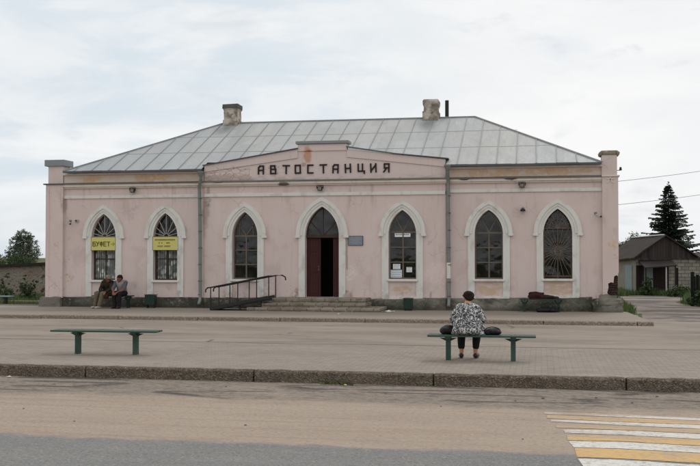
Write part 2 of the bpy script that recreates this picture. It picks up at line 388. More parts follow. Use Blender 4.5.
def mat_glass():
    t = NT('window_glass', .06, .5)
    out = t.t.nodes['Material Output']
    tr = t.n('ShaderNodeBsdfTransparent'); tr.inputs[0].default_value = (.86, .88, .87, 1)
    gl = t.n('ShaderNodeBsdfGlossy'); gl.inputs['Roughness'].default_value = .05; gl.inputs[0].default_value = (.9, .92, .93, 1)
    fr = t.n('ShaderNodeFresnel'); fr.inputs[0].default_value = 1.5
    nb = t.n('ShaderNodeBump'); nb.inputs['Strength'].default_value = .14; nb.inputs['Distance'].default_value = .06
    t.put(nb.inputs['Height'], t.noise(1.8, 2)); t.t.links.new(nb.outputs[0], gl.inputs['Normal'])
    df = t.n('ShaderNodeBsdfDiffuse'); df.inputs[0].default_value = srgb(130, 125, 115)
    ms = t.n('ShaderNodeMixShader'); t.put(ms.inputs[0], t.math('MULTIPLY', fr.outputs[0], t.math('ADD', .75, t.mul(t.step(t.noise(2.2, 4, t.vec(t.P(), (1, 1, 1.6))), .35, .65), .5))))
    t.t.links.new(tr.outputs[0], ms.inputs[1]); t.t.links.new(gl.outputs[0], ms.inputs[2])
    m2 = t.n('ShaderNodeMixShader'); t.put(m2.inputs[0], t.math('ADD', .012, t.mul(t.step(t.noise(4, 6), .42, .75), .07)))
    t.t.links.new(ms.outputs[0], m2.inputs[1]); t.t.links.new(df.outputs[0], m2.inputs[2])
    t.t.links.new(m2.outputs[0], out.inputs['Surface'])
    return t.m
def mat_boards(name, c, axis='x', w=.14, rough=.85, var=.4):
    t = NT(name, rough, .2)
    o = t.O()
    x, y, z = t.xyz(o)
    a = x if axis == 'x' else (z if axis == 'z' else y)
    k = t.math('DIVIDE', a, w); fl = t.math('FLOOR', k); fr = t.math('FRACT', k)
    wn = t.n('ShaderNodeTexWhiteNoise'); wn.noise_dimensions = '1D'; t.put(wn.inputs['W'], fl)
    base = t.mix(wn.outputs['Value'], tuple(q*(1-var) for q in c[:3])+(1,), tuple(min(1, q*(1+var)) for q in c[:3])+(1,))
    g = t.noise(6, 6, t.vec(o, (6, 6, .6) if axis != 'z' else (.6, .6, 6)))
    base = t.mix(t.mul(g, .5), base, tuple(q*.5 for q in c[:3])+(1,))
    gap = t.math('MAXIMUM', t.step(fr, .05, .02), t.step(fr, .95, .98))
    base = t.mix(t.mul(gap, .85), base, tuple(q*.12 for q in c[:3])+(1,))
    t.col(base); t.bump(t.math('SUBTRACT', g, gap), .5, .01)
    return t.m
def mat_brick(name, c1, c2, mortar, bw, bh, ms=.012, vert=True):
    t = NT(name, .92, .15)
    o = t.O()
    cx = t.n('ShaderNodeCombineXYZ'); x, y, z = t.xyz(o)
    t.put(cx.inputs[0], t.math('ADD', x, y)); t.put(cx.inputs[1], z)
    b = t.n('ShaderNodeTexBrick'); t.put(b.inputs['Vector'], cx.outputs[0])
    for k, v in (('Scale', 1), ('Brick Width', bw), ('Row Height', bh), ('Mortar Size', ms), ('Mortar Smooth', .2), ('Bias', 0)): b.inputs[k].default_value = v
    b.inputs['Color1'].default_value = c1; b.inputs['Color2'].default_value = c2; b.inputs['Mortar'].default_value = mortar
    base = t.mix(t.mul(t.step(t.noise(5, 6, o), .45, .75), .5), b.outputs['Color'], tuple(q*.5 for q in c1[:3])+(1,))
    t.col(base); t.bump(t.math('ADD', t.mul(b.outputs['Fac'], -1), t.noise(15, 5, o)), .6, .015)
    return t.m
def mat_rubble():
    t = NT('rubble_stone', .95, .1)
    o = t.O()
    v = t.n('ShaderNodeTexVoronoi'); v.inputs['Scale'].default_value = 7.5; t.put(v.inputs['Vector'], o)
    e = t.n('ShaderNodeTexVoronoi'); e.feature = 'DISTANCE_TO_EDGE'; e.inputs['Scale'].default_value = 7.5; t.put(e.inputs['Vector'], o)
    h = t.n('ShaderNodeHueSaturation'); h.inputs['Saturation'].default_value = .12; h.inputs['Value'].default_value = .35; t.put(h.inputs['Color'], v.outputs['Color'])
    base = t.mix(.72, h.outputs[0], srgb(140, 130, 118))
    base = t.mix(t.step(e.outputs['Distance'], .09, .03), base, srgb(150, 138, 124))
    base = t.mix(t.mul(t.step(t.noise(3.6, 4, o), .6, .66), .8), base, srgb(52, 44, 40))
    base = t.mix(t.mul(t.step(t.noise(.6, 4, o), .45, .65), .4), base, srgb(120, 92, 74))
    t.col(base); t.bump(t.math('ADD', e.outputs['Distance'], t.noise(12, 5, o)), .9, .06)
    return t.m
def mat_leaf(name, c, var=.35):
    t = NT(name, .6, .3)
    g = t.n('ShaderNodeNewGeometry')
    base = t.mix(g.outputs['Random Per Island'], tuple(q*(1-var) for q in c[:3])+(1,), tuple(q*(1+var) for q in c[:3])+(1,))
    t.col(base)
    out = t.t.nodes['Material Output']
    tl = t.n('ShaderNodeBsdfTranslucent'); t.put(tl.inputs[0], base)
    ms = t.n('ShaderNodeMixShader'); ms.inputs[0].default_value = .25
    t.t.links.new(t.b.outputs[0], ms.inputs[1]); t.t.links.new(tl.outputs[0], ms.inputs[2])
    t.t.links.new(ms.outputs[0], out.inputs['Surface'])
    return t.m

M = {}
M['pink'] = mat_pink(); M['frieze'] = mat_frieze(); M['ped'] = mat_pediment(); M['trim'] = mat_trim()
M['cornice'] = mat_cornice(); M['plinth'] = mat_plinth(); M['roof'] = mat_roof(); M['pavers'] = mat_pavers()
M['lane'] = mat_lane(); M['road'] = mat_road(); M['glass'] = mat_glass()
M['white_paint'] = mat_paint('white_road_paint', srgb(212, 209, 202), .07)
M['yellow_paint'] = mat_paint('yellow_road_paint', srgb(206, 170, 112), .1)
M['kerb'] = mat_kerb('rough_kerb_concrete', srgb(100, 91, 80), srgb(128, 117, 104))
M['kerb2'] = mat_kerb('pink_kerb_concrete', srgb(138, 122, 110), srgb(160, 144, 130), .25)
M['seam'] = simple('roof_seam_metal', srgb(146, 148, 148), .6, .4, var=.2, scale=3, obj=False)  # darker than the sheets: seam shadow and dirt both in the colour
M['darkmetal'] = simple('dark_flashing', srgb(86, 90, 94), .5, .5, .3, var=.25, scale=5, obj=False)
M['greymetal'] = simple('grey_sheet_metal', srgb(132, 137, 140), .5, .5, .2, var=.15, scale=5, obj=False)
M['dullmetal'] = simple('dull_flashing', srgb(120, 116, 112), .6, .4, .0, var=.3, scale=4, obj=False)
M['paleflash'] = simple('bright_flashing', srgb(225, 228, 230), .4, .5, 0, var=.05, scale=5, obj=False)
M['pipe'] = simple('galvanised_pipe', srgb(122, 128, 124), .5, .5, .3, var=.3, scale=4, obj=False)
M['black'] = simple('black_painted_metal', srgb(34, 32, 32), .55, .4, 0, var=.3, scale=12)
M['letter'] = simple('dark_brown_letters', srgb(42, 32, 32), .7, .3, 0, var=.3, scale=12)
M['chimney'] = None
t = NT('chimney_plaster', .95, .1)
b_ = t.mix(t.step(t.noise(3.2, 6), .4, .62), srgb(140, 130, 118), srgb(196, 189, 177)); x, y, z = t.xyz()
b_ = t.mix(t.mul(t.step(t.noise(2.6, 6, t.vec(t.P(), (1, 1, 1.2), (2, 0, 3))), .53, .64), .7), b_, srgb(98, 92, 85))
b_ = t.mix(t.mul(t.step(t.noise(7, 5), .58, .7), .6), b_, srgb(128, 92, 72))
t.col(b_); t.bump(t.noise(12, 6), .8, .05); M['chimney'] = t.m
M['chimcap'] = simple('sooty_concrete', srgb(98, 96, 92), .95, .1, var=.4, scale=6, bump=.6, bd=.03, obj=False)
M['woodframe'] = simple('old_window_frame', srgb(108, 100, 90), .8, .2, var=.3, scale=9, obj=False)
M['brownframe'] = simple('brown_window_frame', srgb(70, 56, 48), .8, .2, var=.3, scale=9, obj=False)
M['lattice'] = simple('pale_painted_bar', srgb(176, 172, 164), .7, .3, var=.2, scale=9, obj=False)
M['rustbar'] = simple('rusty_bar', srgb(112, 100, 88), .8, .3, var=.35, scale=9, obj=False)
M['door'] = mat_boards('maroon_door_boards', srgb(74, 42, 38), 'x', .09, .6, .22)
M['dark'] = simple('dim_interior', srgb(58, 55, 52), .9, .1, var=.2, scale=2, obj=False)
t = NT('lace_curtain', .9, .1); x, y, z = t.xyz()
v = t.n('ShaderNodeTexVoronoi'); v.inputs['Scale'].default_value = 7; t.put(v.inputs['Vector'], t.vec(t.P(), (1, 0, .7)))
wv = t.n('ShaderNodeTexWave'); wv.inputs['Scale'].default_value = 4; wv.inputs['Distortion'].default_value = 2; t.put(wv.inputs['Vector'], t.vec(t.P(), (1, 0, .05)))
lace = t.step(t.math('ADD', v.outputs['Distance'], t.mul(t.noise(12, 4), .6)), .82, .55)
t.col(t.mix(t.mul(t.math('ADD', t.mul(lace, .8), .2), t.step(wv.outputs['Fac'], .1, .55)), srgb(92, 92, 90), srgb(252, 252, 250)))
M['lace'] = t.m
t = NT('green_bench_paint', .55, .35); o = t.O()
b_ = t.mix(t.noise(5, 6, t.vec(o, (.4, 3, 1))), srgb(36, 60, 50), srgb(52, 80, 67))
b_ = t.mix(t.mul(t.step(t.noise(9, 7, t.vec(o, (.5, 2, 2)), .7), .6, .66), .8), b_, srgb(112, 104, 90))
b_ = t.mix(t.mul(t.step(t.noise(3, 6, o), .5, .7), .4), b_, srgb(70, 92, 76)); t.col(b_); t.bump(t.noise(30, 5, t.vec(o, (.2, 3, 1))), .4, .004); M['green'] = t.m
M['bin'] = simple('dark_green_bin_paint', srgb(24, 52, 42), .55, .4, var=.3, scale=10)
M['step'] = simple('worn_step_concrete', srgb(150, 143, 130), .95, .15, var=.3, scale=4, bump=.7, bd=.02, obj=False)
M['stepdark'] = None
t = NT('cracked_step_risers', .95, .12); x, y, z = t.xyz()
cx = t.n('ShaderNodeCombineXYZ'); t.put(cx.inputs[0], x); t.put(cx.inputs[1], z)
b = t.n('ShaderNodeTexBrick'); t.put(b.inputs['Vector'], cx.outputs[0])
for k, vv in (('Scale', 1), ('Brick Width', .42), ('Row Height', .13), ('Mortar Size', .012), ('Bias', 0)): b.inputs[k].default_value = vv
b.inputs['Color1'].default_value = srgb(150, 141, 128); b.inputs['Color2'].default_value = srgb(128, 118, 106); b.inputs['Mortar'].default_value = srgb(96, 88, 78)
b_ = t.mix(t.mul(t.step(t.noise(2.5, 6), .48, .66), .6), b.outputs['Color'], srgb(96, 90, 76))
b_ = t.mix(t.mul(t.step(t.noise(9, 6), .55, .7), .6), b_, srgb(168, 160, 146))
t.col(b_); t.bump(t.math('ADD', t.noise(9, 6), t.mul(b.outputs['Fac'], -.6)), .8, .03); M['step'] = t.m
M['yellow'] = simple('yellow_sign_board', srgb(206, 198, 118), .6, .3, var=.05, scale=3)
M['signink'] = simple('dark_olive_ink', srgb(104, 94, 34), .7, .2, var=.1)
M['signink2'] = simple('faded_olive_ink', srgb(160, 148, 40), .7, .2, var=.1)
M['plaque'] = simple('blue_grey_plaque', srgb(122, 130, 142), .4, .5, var=.15, scale=5)
M['plaqueink'] = simple('plaque_lettering', srgb(160, 165, 172), .5, .4, var=.1)
M['paper'] = simple('white_paper', srgb(236, 238, 238), .8, .2, var=.05, scale=10)
M['paperblue'] = simple('pale_blue_paper', srgb(212, 222, 230), .8, .2, var=.05, scale=10)
M['ink'] = simple('grey_print', srgb(120, 120, 122), .8, .2)
M['lens'] = simple('lamp_glass', srgb(120, 112, 96), .2, .5, var=.1)
M['rubble'] = mat_rubble()
M['darkroof'] = simple('tar_paper_roof', srgb(52, 48, 46), .9, .2, var=.3, scale=3)
M['barnroof'] = simple('old_slate_roof', srgb(56, 50, 46), .9, .2, var=.35, scale=5, bump=.5, bd=.03)
M['barnwood'] = mat_boards('weathered_barn_boards', srgb(66, 58, 56), 'x', .13)
M['darkwood'] = mat_boards('dark_door_boards', srgb(46, 38, 36), 'x', .12)
M['silicate'] = mat_brick('white_silicate_block', srgb(166, 160, 150), srgb(140, 134, 124), srgb(96, 90, 82), .36, .17, .014)
M['palewall'] = simple('pale_lime_wall', srgb(134, 128, 118), .9, .2, var=.35, scale=3)
M['bluedoor'] = simple('pale_blue_metal_door', srgb(124, 138, 138), .6, .3, var=.2, scale=3)
M['redbrick'] = mat_brick('crumbling_red_brick', srgb(62, 48, 44), srgb(84, 62, 54), srgb(48, 42, 40), .25, .075, .012)
M['fence'] = mat_boards('dark_green_fence_boards', srgb(28, 32, 27), 'x', .12)
M['pole'] = simple('grey_wood_pole', srgb(104, 96, 88), .9, .1, var=.3, scale=4)
M['stonebase'] = simple('rough_base_stone', srgb(126, 120, 112), .95, .1, var=.35, scale=5, bump=.8, bd=.04, obj=False)
M['wire'] = simple('cable', srgb(120, 122, 126), .6, .2, var=.1)
M['bark'] = simple('tree_bark', srgb(82, 72, 62), .95, .1, var=.4, scale=6, bump=.6, bd=.02)
M['leafA'] = mat_leaf('birch_leaf', (.085, .105, .06)); M['leafB'] = mat_leaf('birch_leaf_pale', (.14, .16, .1))  # greyed and lightened, distance haze mixed into the leaf colours
M['leafC'] = mat_leaf('bush_leaf_dark', (.04, .065, .025)); M['leafD'] = mat_leaf('bush_leaf', (.07, .11, .04))
M['needleA'] = mat_leaf('spruce_needle', (.032, .046, .03)); M['needleB'] = mat_leaf('spruce_needle_pale', (.06, .08, .05))
M['grassA'] = mat_leaf('grass_blade', (.085, .14, .04)); M['grassB'] = mat_leaf('grass_blade_dry', (.12, .13, .055))
M['skin'] = simple('skin', srgb(196, 142, 118), .6, .35, var=.12, scale=12, bump=.05)
M['tanskin'] = simple('tanned_skin', srgb(128, 78, 62), .6, .35, var=.15, scale=12, bump=.05)
M['darkhair'] = simple('dark_brown_hair', srgb(40, 28, 23), .8, .2, var=.5, scale=40, bump=.8, bd=.01)
M['eye'] = simple('dark_eye', srgb(30, 24, 22), .3, .5)
M['lips'] = simple('lips', srgb(128, 70, 64), .6, .3)
M['blacktrouser'] = simple('black_trousers', srgb(30, 31, 34), .85, .2, var=.3, scale=10)
M['blackshoe'] = simple('dark_leather', srgb(38, 28, 26), .45, .5, var=.3, scale=12)
M['khaki'] = simple('khaki_cloth', srgb(106, 96, 78), .9, .15, var=.2, scale=10)
M['palecloth'] = simple('pale_shirt', srgb(146, 140, 138), .9, .15, var=.2, scale=9)
M['greycloth'] = simple('grey_sleeve', srgb(92, 88, 93), .9, .15, var=.12, scale=9)
M['whitecap'] = simple('white_cap', srgb(124, 118, 112), .9, .2, var=.08)
M['whiteshoe'] = simple('pale_shoe', srgb(168, 162, 152), .8, .2, var=.12)
M['maroon'] = simple('maroon_cloth', srgb(58, 28, 30), .85, .2, var=.4, scale=9)
M['darkcloth'] = simple('dark_brown_cloth', srgb(46, 36, 36), .85, .2, var=.4, scale=9)
M['redbag'] = simple('dark_red_bag', srgb(72, 36, 32), .7, .3, var=.3, scale=9)
M['bag'] = simple('black_bag_leather', srgb(27, 25, 26), .6, .35, var=.4, scale=9, bump=.9, bd=.02)
M['plastic'] = simple('white_plastic_film', srgb(226, 226, 220), .5, .4, var=.1)
M['stone'] = simple('grey_pebble', srgb(112, 104, 96), .9, .2, var=.3, scale=20)
t = NT('camouflage_cloth', .9, .15); o = t.O()
c_ = t.mix(t.step(t.noise(14, 3, o), .48, .52), srgb(34, 28, 25), srgb(56, 46, 37))
c_ = t.mix(t.step(t.noise(17, 3, t.vec(o, (1, 1, 1), (4, 2, 1))), .54, .58), c_, srgb(46, 48, 34)); t.col(c_); M['camo'] = t.m
t = NT('leaf_print_blouse', .85, .2); o = t.O()
v = t.n('ShaderNodeTexVoronoi'); v.inputs['Scale'].default_value = 31; v.inputs['Randomness'].default_value = 1
nz = t.n('ShaderNodeTexNoise'); nz.inputs['Scale'].default_value = 9; t.put(nz.inputs['Vector'], o)
ad = t.n('ShaderNodeVectorMath'); ad.operation = 'MULTIPLY_ADD'; t.put(ad.inputs[0], nz.outputs['Color']); ad.inputs[1].default_value = (.25,)*3; t.put(ad.inputs[2], o)
t.put(v.inputs['Vector'], ad.outputs[0])
k_ = t.step(t.math('ADD', v.outputs['Distance'], t.mul(t.math('SUBTRACT', t.noise(30, 4, o), .5), .7)), .60, .54)
k2 = t.step(t.noise(34, 4, t.vec(o, (1, 1, .6), (3, 1, 2)), .6), .54, .6)
c_ = t.mix(t.mul(k_, .92), srgb(214, 213, 211), srgb(34, 36, 43)); c_ = t.mix(t.mul(k2, .55), c_, srgb(96, 98, 108))
wv = t.n('ShaderNodeTexWave'); wv.inputs['Scale'].default_value = 2.6; wv.inputs['Distortion'].default_value = 7; wv.inputs['Detail'].default_value = 2; t.put(wv.inputs['Vector'], t.vec(o, (1, 1, .35)))
t.col(c_); t.bump(t.math('ADD', wv.outputs['Fac'], t.noise(9, 3, o)), .9, .035); M['blouse'] = t.m
t = NT('dry_grass_ground', .95, .1)
b_ = t.mix(t.noise(.6, 6), (.06, .085, .03, 1), (.12, .13, .06, 1)); b_ = t.mix(t.step(t.noise(2.3, 5), .5, .7), b_, srgb(128, 112, 92)); t.col(b_)
t.bump(t.noise(12, 5), .8, .05); M['ground'] = t.m
M['sidewalk'] = None
t = NT('sidewalk_asphalt', .92, .15)
b_ = t.mix(t.noise(.7, 6, t.vec(t.P(), (.5, 1.4, 1))), srgb(134, 125, 115), srgb(152, 142, 131))
b_ = t.mix(t.mul(t.step(t.noise(1.4, 6, t.vec(t.P(), (.4, 1, 1))), .52, .68), .4), b_, srgb(120, 110, 101))
b_ = t.mix(t.mul(t.step(t.noise(50, 3), .5, .8), .3), b_, srgb(112, 105, 98)); t.col(b_); t.bump(t.noise(40, 4), .4, .006); M['sidewalk'] = t.m

# ------------------------------------------------------------------ ground
RZ = -.17
def ground():
    m = MB()
    for (x0, x1) in ((-900, 900),):
        m.quad((x0, -400, RZ-.03), (x1, -400, RZ-.03), (x1, 15.38, RZ-.03), (x0, 15.38, RZ-.03))
        m.quad((x0, 15.38, RZ-.03), (x1, 15.38, RZ-.03), (x1, 15.38, -.012), (x0, 15.38, -.012))
        m.quad((x0, 15.38, -.012), (x1, 15.38, -.012), (x1, 1600, -.012), (x0, 1600, -.012))
    tag(m.build('ground', M['ground']), kind='structure')
    m = MB(); m.quad((-90, -7, RZ), (90, -7, RZ), (90, 15.34, RZ), (-90, 15.34, RZ))
    tag(m.build('road', M['road']), kind='structure')
    m = MB(); m.quad((-60, 15.4, 0), (60, 15.4, 0), (60, 20.45, 0), (-60, 20.45, 0))
    tag(m.build('plaza_paving', M['pavers']), kind='structure')
    # asphalt lane with a ragged near edge, running round the right end of the building
    m = MB()
    xs = [-60+i*.5 for i in range(241)]
    pts = [(x, 20.25+.14*mnoise.noise((x*.45, 2, 0))+.05*mnoise.noise((x*2.1, 5, 0)), .004) for x in xs]
    for i in range(240):
        m.quad(pts[i], pts[i+1], (xs[i+1], 27.3, .004), (xs[i], 27.3, .004))
    lane = [(2.75, 27.3), (2.8, 33.0), (3.15, 36), (3.3, 42), (3.5, 47.2), (4.6, 48.4), (6.2, 47.6), (5.9, 44), (5.2, 41), (5.3, 38.2), (6.2, 36.3), (9, 34.6), (40, 33.2), (40, 27.3)]
    m.mesh([(x, y, .004) for x, y in lane], [tuple(range(len(lane)))])
    tag(m.build('asphalt_lane', M['lane']), kind='structure')
    # front kerb, laid in stones about 2.85 m long
    m = MB(); x = -7.32-2.85*14; yk = 15.3
    while x < 45:
        n = 40
        for i in range(n):
            a, b = x+.014+(2.822)*i/n, x+.014+(2.822)*(i+1)/n
            def prof(q):
                j = .012*mnoise.noise((q*3.1, 1, 0))+.006*mnoise.noise((q*11, 1, 0)); k = .009*mnoise.noise((q*4.3, 7, 0))+.005*mnoise.noise((q*13, 7, 0)); c = .022+.03*abs(mnoise.noise((q*6, 3, 0)))
                return [(q, yk+j-.012, RZ-.02), (q, yk+j, .008+k-c), (q, yk+j+c, .008+k), (q, yk+.17, .008+k), (q, yk+.17, RZ-.02)]
            p, r = prof(a), prof(b)
            for q in range(4): m.quad(p[q], r[q], r[q+1], p[q+1])
            if i == 0: m.quad(*p)
            if i == n-1: m.quad(*r)
        x += 2.85
    tag(m.build('kerb', M['kerb']), kind='structure')
    # kerb of the building's pavement
    m = MB(); x = 2.88; yb = 27.02
    while x > -46:
        L = .42 if x > 2.8 else 2.4
        dz = random.uniform(-.008, .008)
        nseg = max(1, int(L/.3))
        for i in range(nseg):
            a, b = x-L+.012+(L-.02)*i/nseg, x-L+.012+(L-.02)*(i+1)/nseg
            def prof(q):
                j = .01*mnoise.noise((q*2.2, 9, 0)); c = .018+.014*abs(mnoise.noise((q*5, 3, 3)))
                return [(q, yb+j-.01, -.02), (q, yb+j, .112+dz-c), (q, yb+j+c, .112+dz), (q, yb+.16, .112+dz), (q, yb+.16, -.02)]
            p, r = prof(a), prof(b)
            for q in range(4): m.quad(p[q], r[q], r[q+1], p[q+1])
            if i == 0: m.quad(*p)
            if i == nseg-1: m.quad(*r)
        x -= L
    tag(m.build('pavement_kerb', M['kerb2']), kind='structure')
    m = MB(); poly = [(-48, 27.17), (2.75, 27.17), (2.84, 27.6), (2.62, 31.9), (2.5, 32.4), (-48, 32.4)]
    m.mesh([(x, y, .1) for x, y in poly], [tuple(range(6))])
    m.quad((2.75, 27.17, .1), (2.84, 27.6, .1), (2.9, 27.6, -.005), (2.83, 27.15, -.005))
    m.quad((2.84, 27.6, .1), (2.62, 31.9, .1), (2.72, 31.95, -.005), (2.9, 27.6, -.005))
    m.quad((2.62, 31.9, .1), (2.5, 32.4, .1), (2.6, 32.5, -.005), (2.72, 31.95, -.005))
    tag(m.build('pavement', M['sidewalk']), kind='structure')
    # crosswalk
    S = [('W', (0.031, 12.984), (0.03, 12.811), (0.962, 12.948), (0.947, 12.739), (1.897, 12.82), (1.87, 12.641)),
         ('Y', (0.067, 12.745), (0.065, 12.463), (0.944, 12.708), (0.92, 12.385), (1.865, 12.61), (1.825, 12.341)),
         ('W', (0.112, 12.396), (0.111, 12.246), (0.918, 12.355), (0.901, 12.129), (1.821, 12.312), (1.781, 12.041)),
         ('Y', (0.167, 12.06), (0.163, 11.814), (0.899, 12.1), (0.877, 11.815), (1.776, 12.013), (1.732, 11.716)),
         ('W', (0.24, 11.699), (0.258, 11.488), (0.875, 11.781), (0.851, 11.471), (1.727, 11.683), (1.68, 11.364)),
         ('Y', (0.272, 11.32), (0.274, 11.024), (0.849, 11.446), (0.822, 11.087), (1.675, 11.333), (1.62, 10.963)),
         ('W', (0.281, 10.98), (0.325, 10.636), (0.818, 11.034), (0.789, 10.65), (1.616, 10.94), (1.56, 10.563)),
         ('Y', (0.332, 10.603), (0.340, 10.129), (0.787, 10.623), (0.75, 10.125), (1.555, 10.531), (1.483, 10.049)),
         ('W', (0.345, 10.049), (0.40, 9.54), (0.745, 10.061), (0.707, 9.56), (1.469, 9.953), (1.398, 9.478)),
         ('Y', (0.40, 9.50), (0.45, 9.03), (0.72, 9.50), (0.69, 9.03), (1.39, 9.43), (1.33, 8.96))]
    for k, s in enumerate(S):
        m = MB(); z = RZ+.004
        a0, a1, b0, b1, c0, c1 = s[1:]
        ext = lambda b, c: (c[0]+(c[0]-b[0])*2.6, c[1]+(c[1]-b[1])*2.3)
        d0, d1 = ext(b0, c0), ext(b1, c1)
        ups, los = [], []
        for (p, q), (p1, q1) in (((a0, b0), (a1, b1)), ((b0, c0), (b1, c1)), ((c0, d0), (c1, d1))):
            n = 60
            for i in range(n):
                f = i/n
                w = lambda X, sd: .016*mnoise.noise((X*5, sd+k*3.7, 0))+.010*mnoise.noise((X*23, sd+k*1.7, 2))
                ups.append((p[0]+(q[0]-p[0])*f, p[1]+(q[1]-p[1])*f+w(p[0]+f, 1), z))
                los.append((p1[0]+(q1[0]-p1[0])*f, p1[1]+(q1[1]-p1[1])*f+w(p1[0]+f, 2), z))
        for i in range(len(ups)-1): m.quad(los[i], los[i+1], ups[i+1], ups[i])
        tag(m.build('crosswalk_stripe', M['white_paint'] if s[0] == 'W' else M['yellow_paint']), kind='structure')
ground()

# ------------------------------------------------------------------ the bus station
BX = (-16.13, 1.9)
CX0, CX1 = -11.04, -2.98            # projecting centre
YW, YC = 32.0, 31.9
# cx, half width, springing, apex, sill, legs' foot, kind
WIN = [(-14.665, .437, 2.50, 3.275, 1.015, .45, 'lace'), (-12.44, .43, 2.50, 3.285, 1.02, .455, 'lace'), (-9.627, .435, 2.50, 3.295, 1.065, .47, 'plain'),
       (-7.012, .565, 2.50, 3.45, .49, .49, 'door'), (-4.37, .45, 2.54, 3.315, 1.09, .485, 'notice'), (-1.62, .445, 2.54, 3.295, 1.10, .53, 'grey'), (.524, .443, 2.54, 3.315, 1.12, .56, 'grille')]
def arch(cx, w, zs, za, n=14):
    """pointed arch from left springing over the apex to right springing"""
    h = za-zs; r = (w*w+h*h)/(2*w); a = math.asin(min(1, h/r)); L = []
    for i in range(n+1):
        f = a*i/n; L.append((cx-w+r-r*math.cos(f), zs+r*math.sin(f)))
    return L+[(2*cx-x, z) for x, z in reversed(L[:-1])]
st = empty('bus_station', (-7.0, 32.0, .1), 'long pink plastered bus station with grey metal hip roof, pointed windows and stepped gable', 'building')

def walls():
    m = MB(); top = 4.74
    def section(x0, x1, yf, wins, top=4.74):
        xs = x0
        D = .34
        for (cx, w, zs, za, sill, foot, kind) in wins:
            m.quad((xs, yf, 0), (cx-w, yf, 0), (cx-w, yf, top), (xs, yf, top))
            A = arch(cx, w, zs, za)
            m.quad((cx-w, yf, 0), (cx+w, yf, 0), (cx+w, yf, sill), (cx-w, yf, sill))
            for (p, q) in zip(A, A[1:]): m.quad((p[0], yf, p[1]), (q[0], yf, q[1]), (q[0], yf, top), (p[0], yf, top))
            loop = [(cx-w, sill)]+A+[(cx+w, sill)]
            for (p, q) in zip(loop, loop[1:]+loop[:1]): m.quad((p[0], yf, p[1]), (q[0], yf, q[1]), (q[0], yf+D, q[1]), (p[0], yf+D, p[1]))
            xs = cx+w
        m.quad((xs, yf, 0), (x1, yf, 0), (x1, yf, top), (xs, yf, top))
    section(-16.4, CX0, YW, WIN[:2]); section(CX0, CX1, YC, WIN[2:5], 4.338); section(CX1, 2.2, YW, WIN[5:])
    for x in (CX0, CX1): m.quad((x, YC, 0), (x, YW, 0), (x, YW, 4.338), (x, YC, 4.338))
    for x in (-16.4, 2.2): m.quad((x, YW, 0), (x, 41, 0), (x, 41, top), (x, YW, top))
    m.quad((-16.4, 41, 0), (2.2, 41, 0), (2.2, 41, top), (-16.4, 41, top))
    m.build('wall', M['pink'], st)
    # the rooms behind the windows
    m = MB(); a, b, c, d = -16.2, 2.0, 32.36, 35.4
    m.quad((a, d, .4), (b, d, .4), (b, d, 4.1), (a, d, 4.1)); m.quad((a, c, .42), (b, c, .42), (b, d, .42), (a, d, .42))
    m.quad((a, c, 4.1), (b, c, 4.1), (b, d, 4.1), (a, d, 4.1)); m.quad((a, c, .4), (a, d, .4), (a, d, 4.1), (a, c, 4.1)); m.quad((b, c, .4), (b, d, .4), (b, d, 4.1), (b, c, 4.1))
    for x in (-11.1, -8.5, -5.9, -2.95): m.box(x-.05, x+.05, c, d-.01, .43, 4.09)
    m.build('interior', M['dark'], st)
walls()

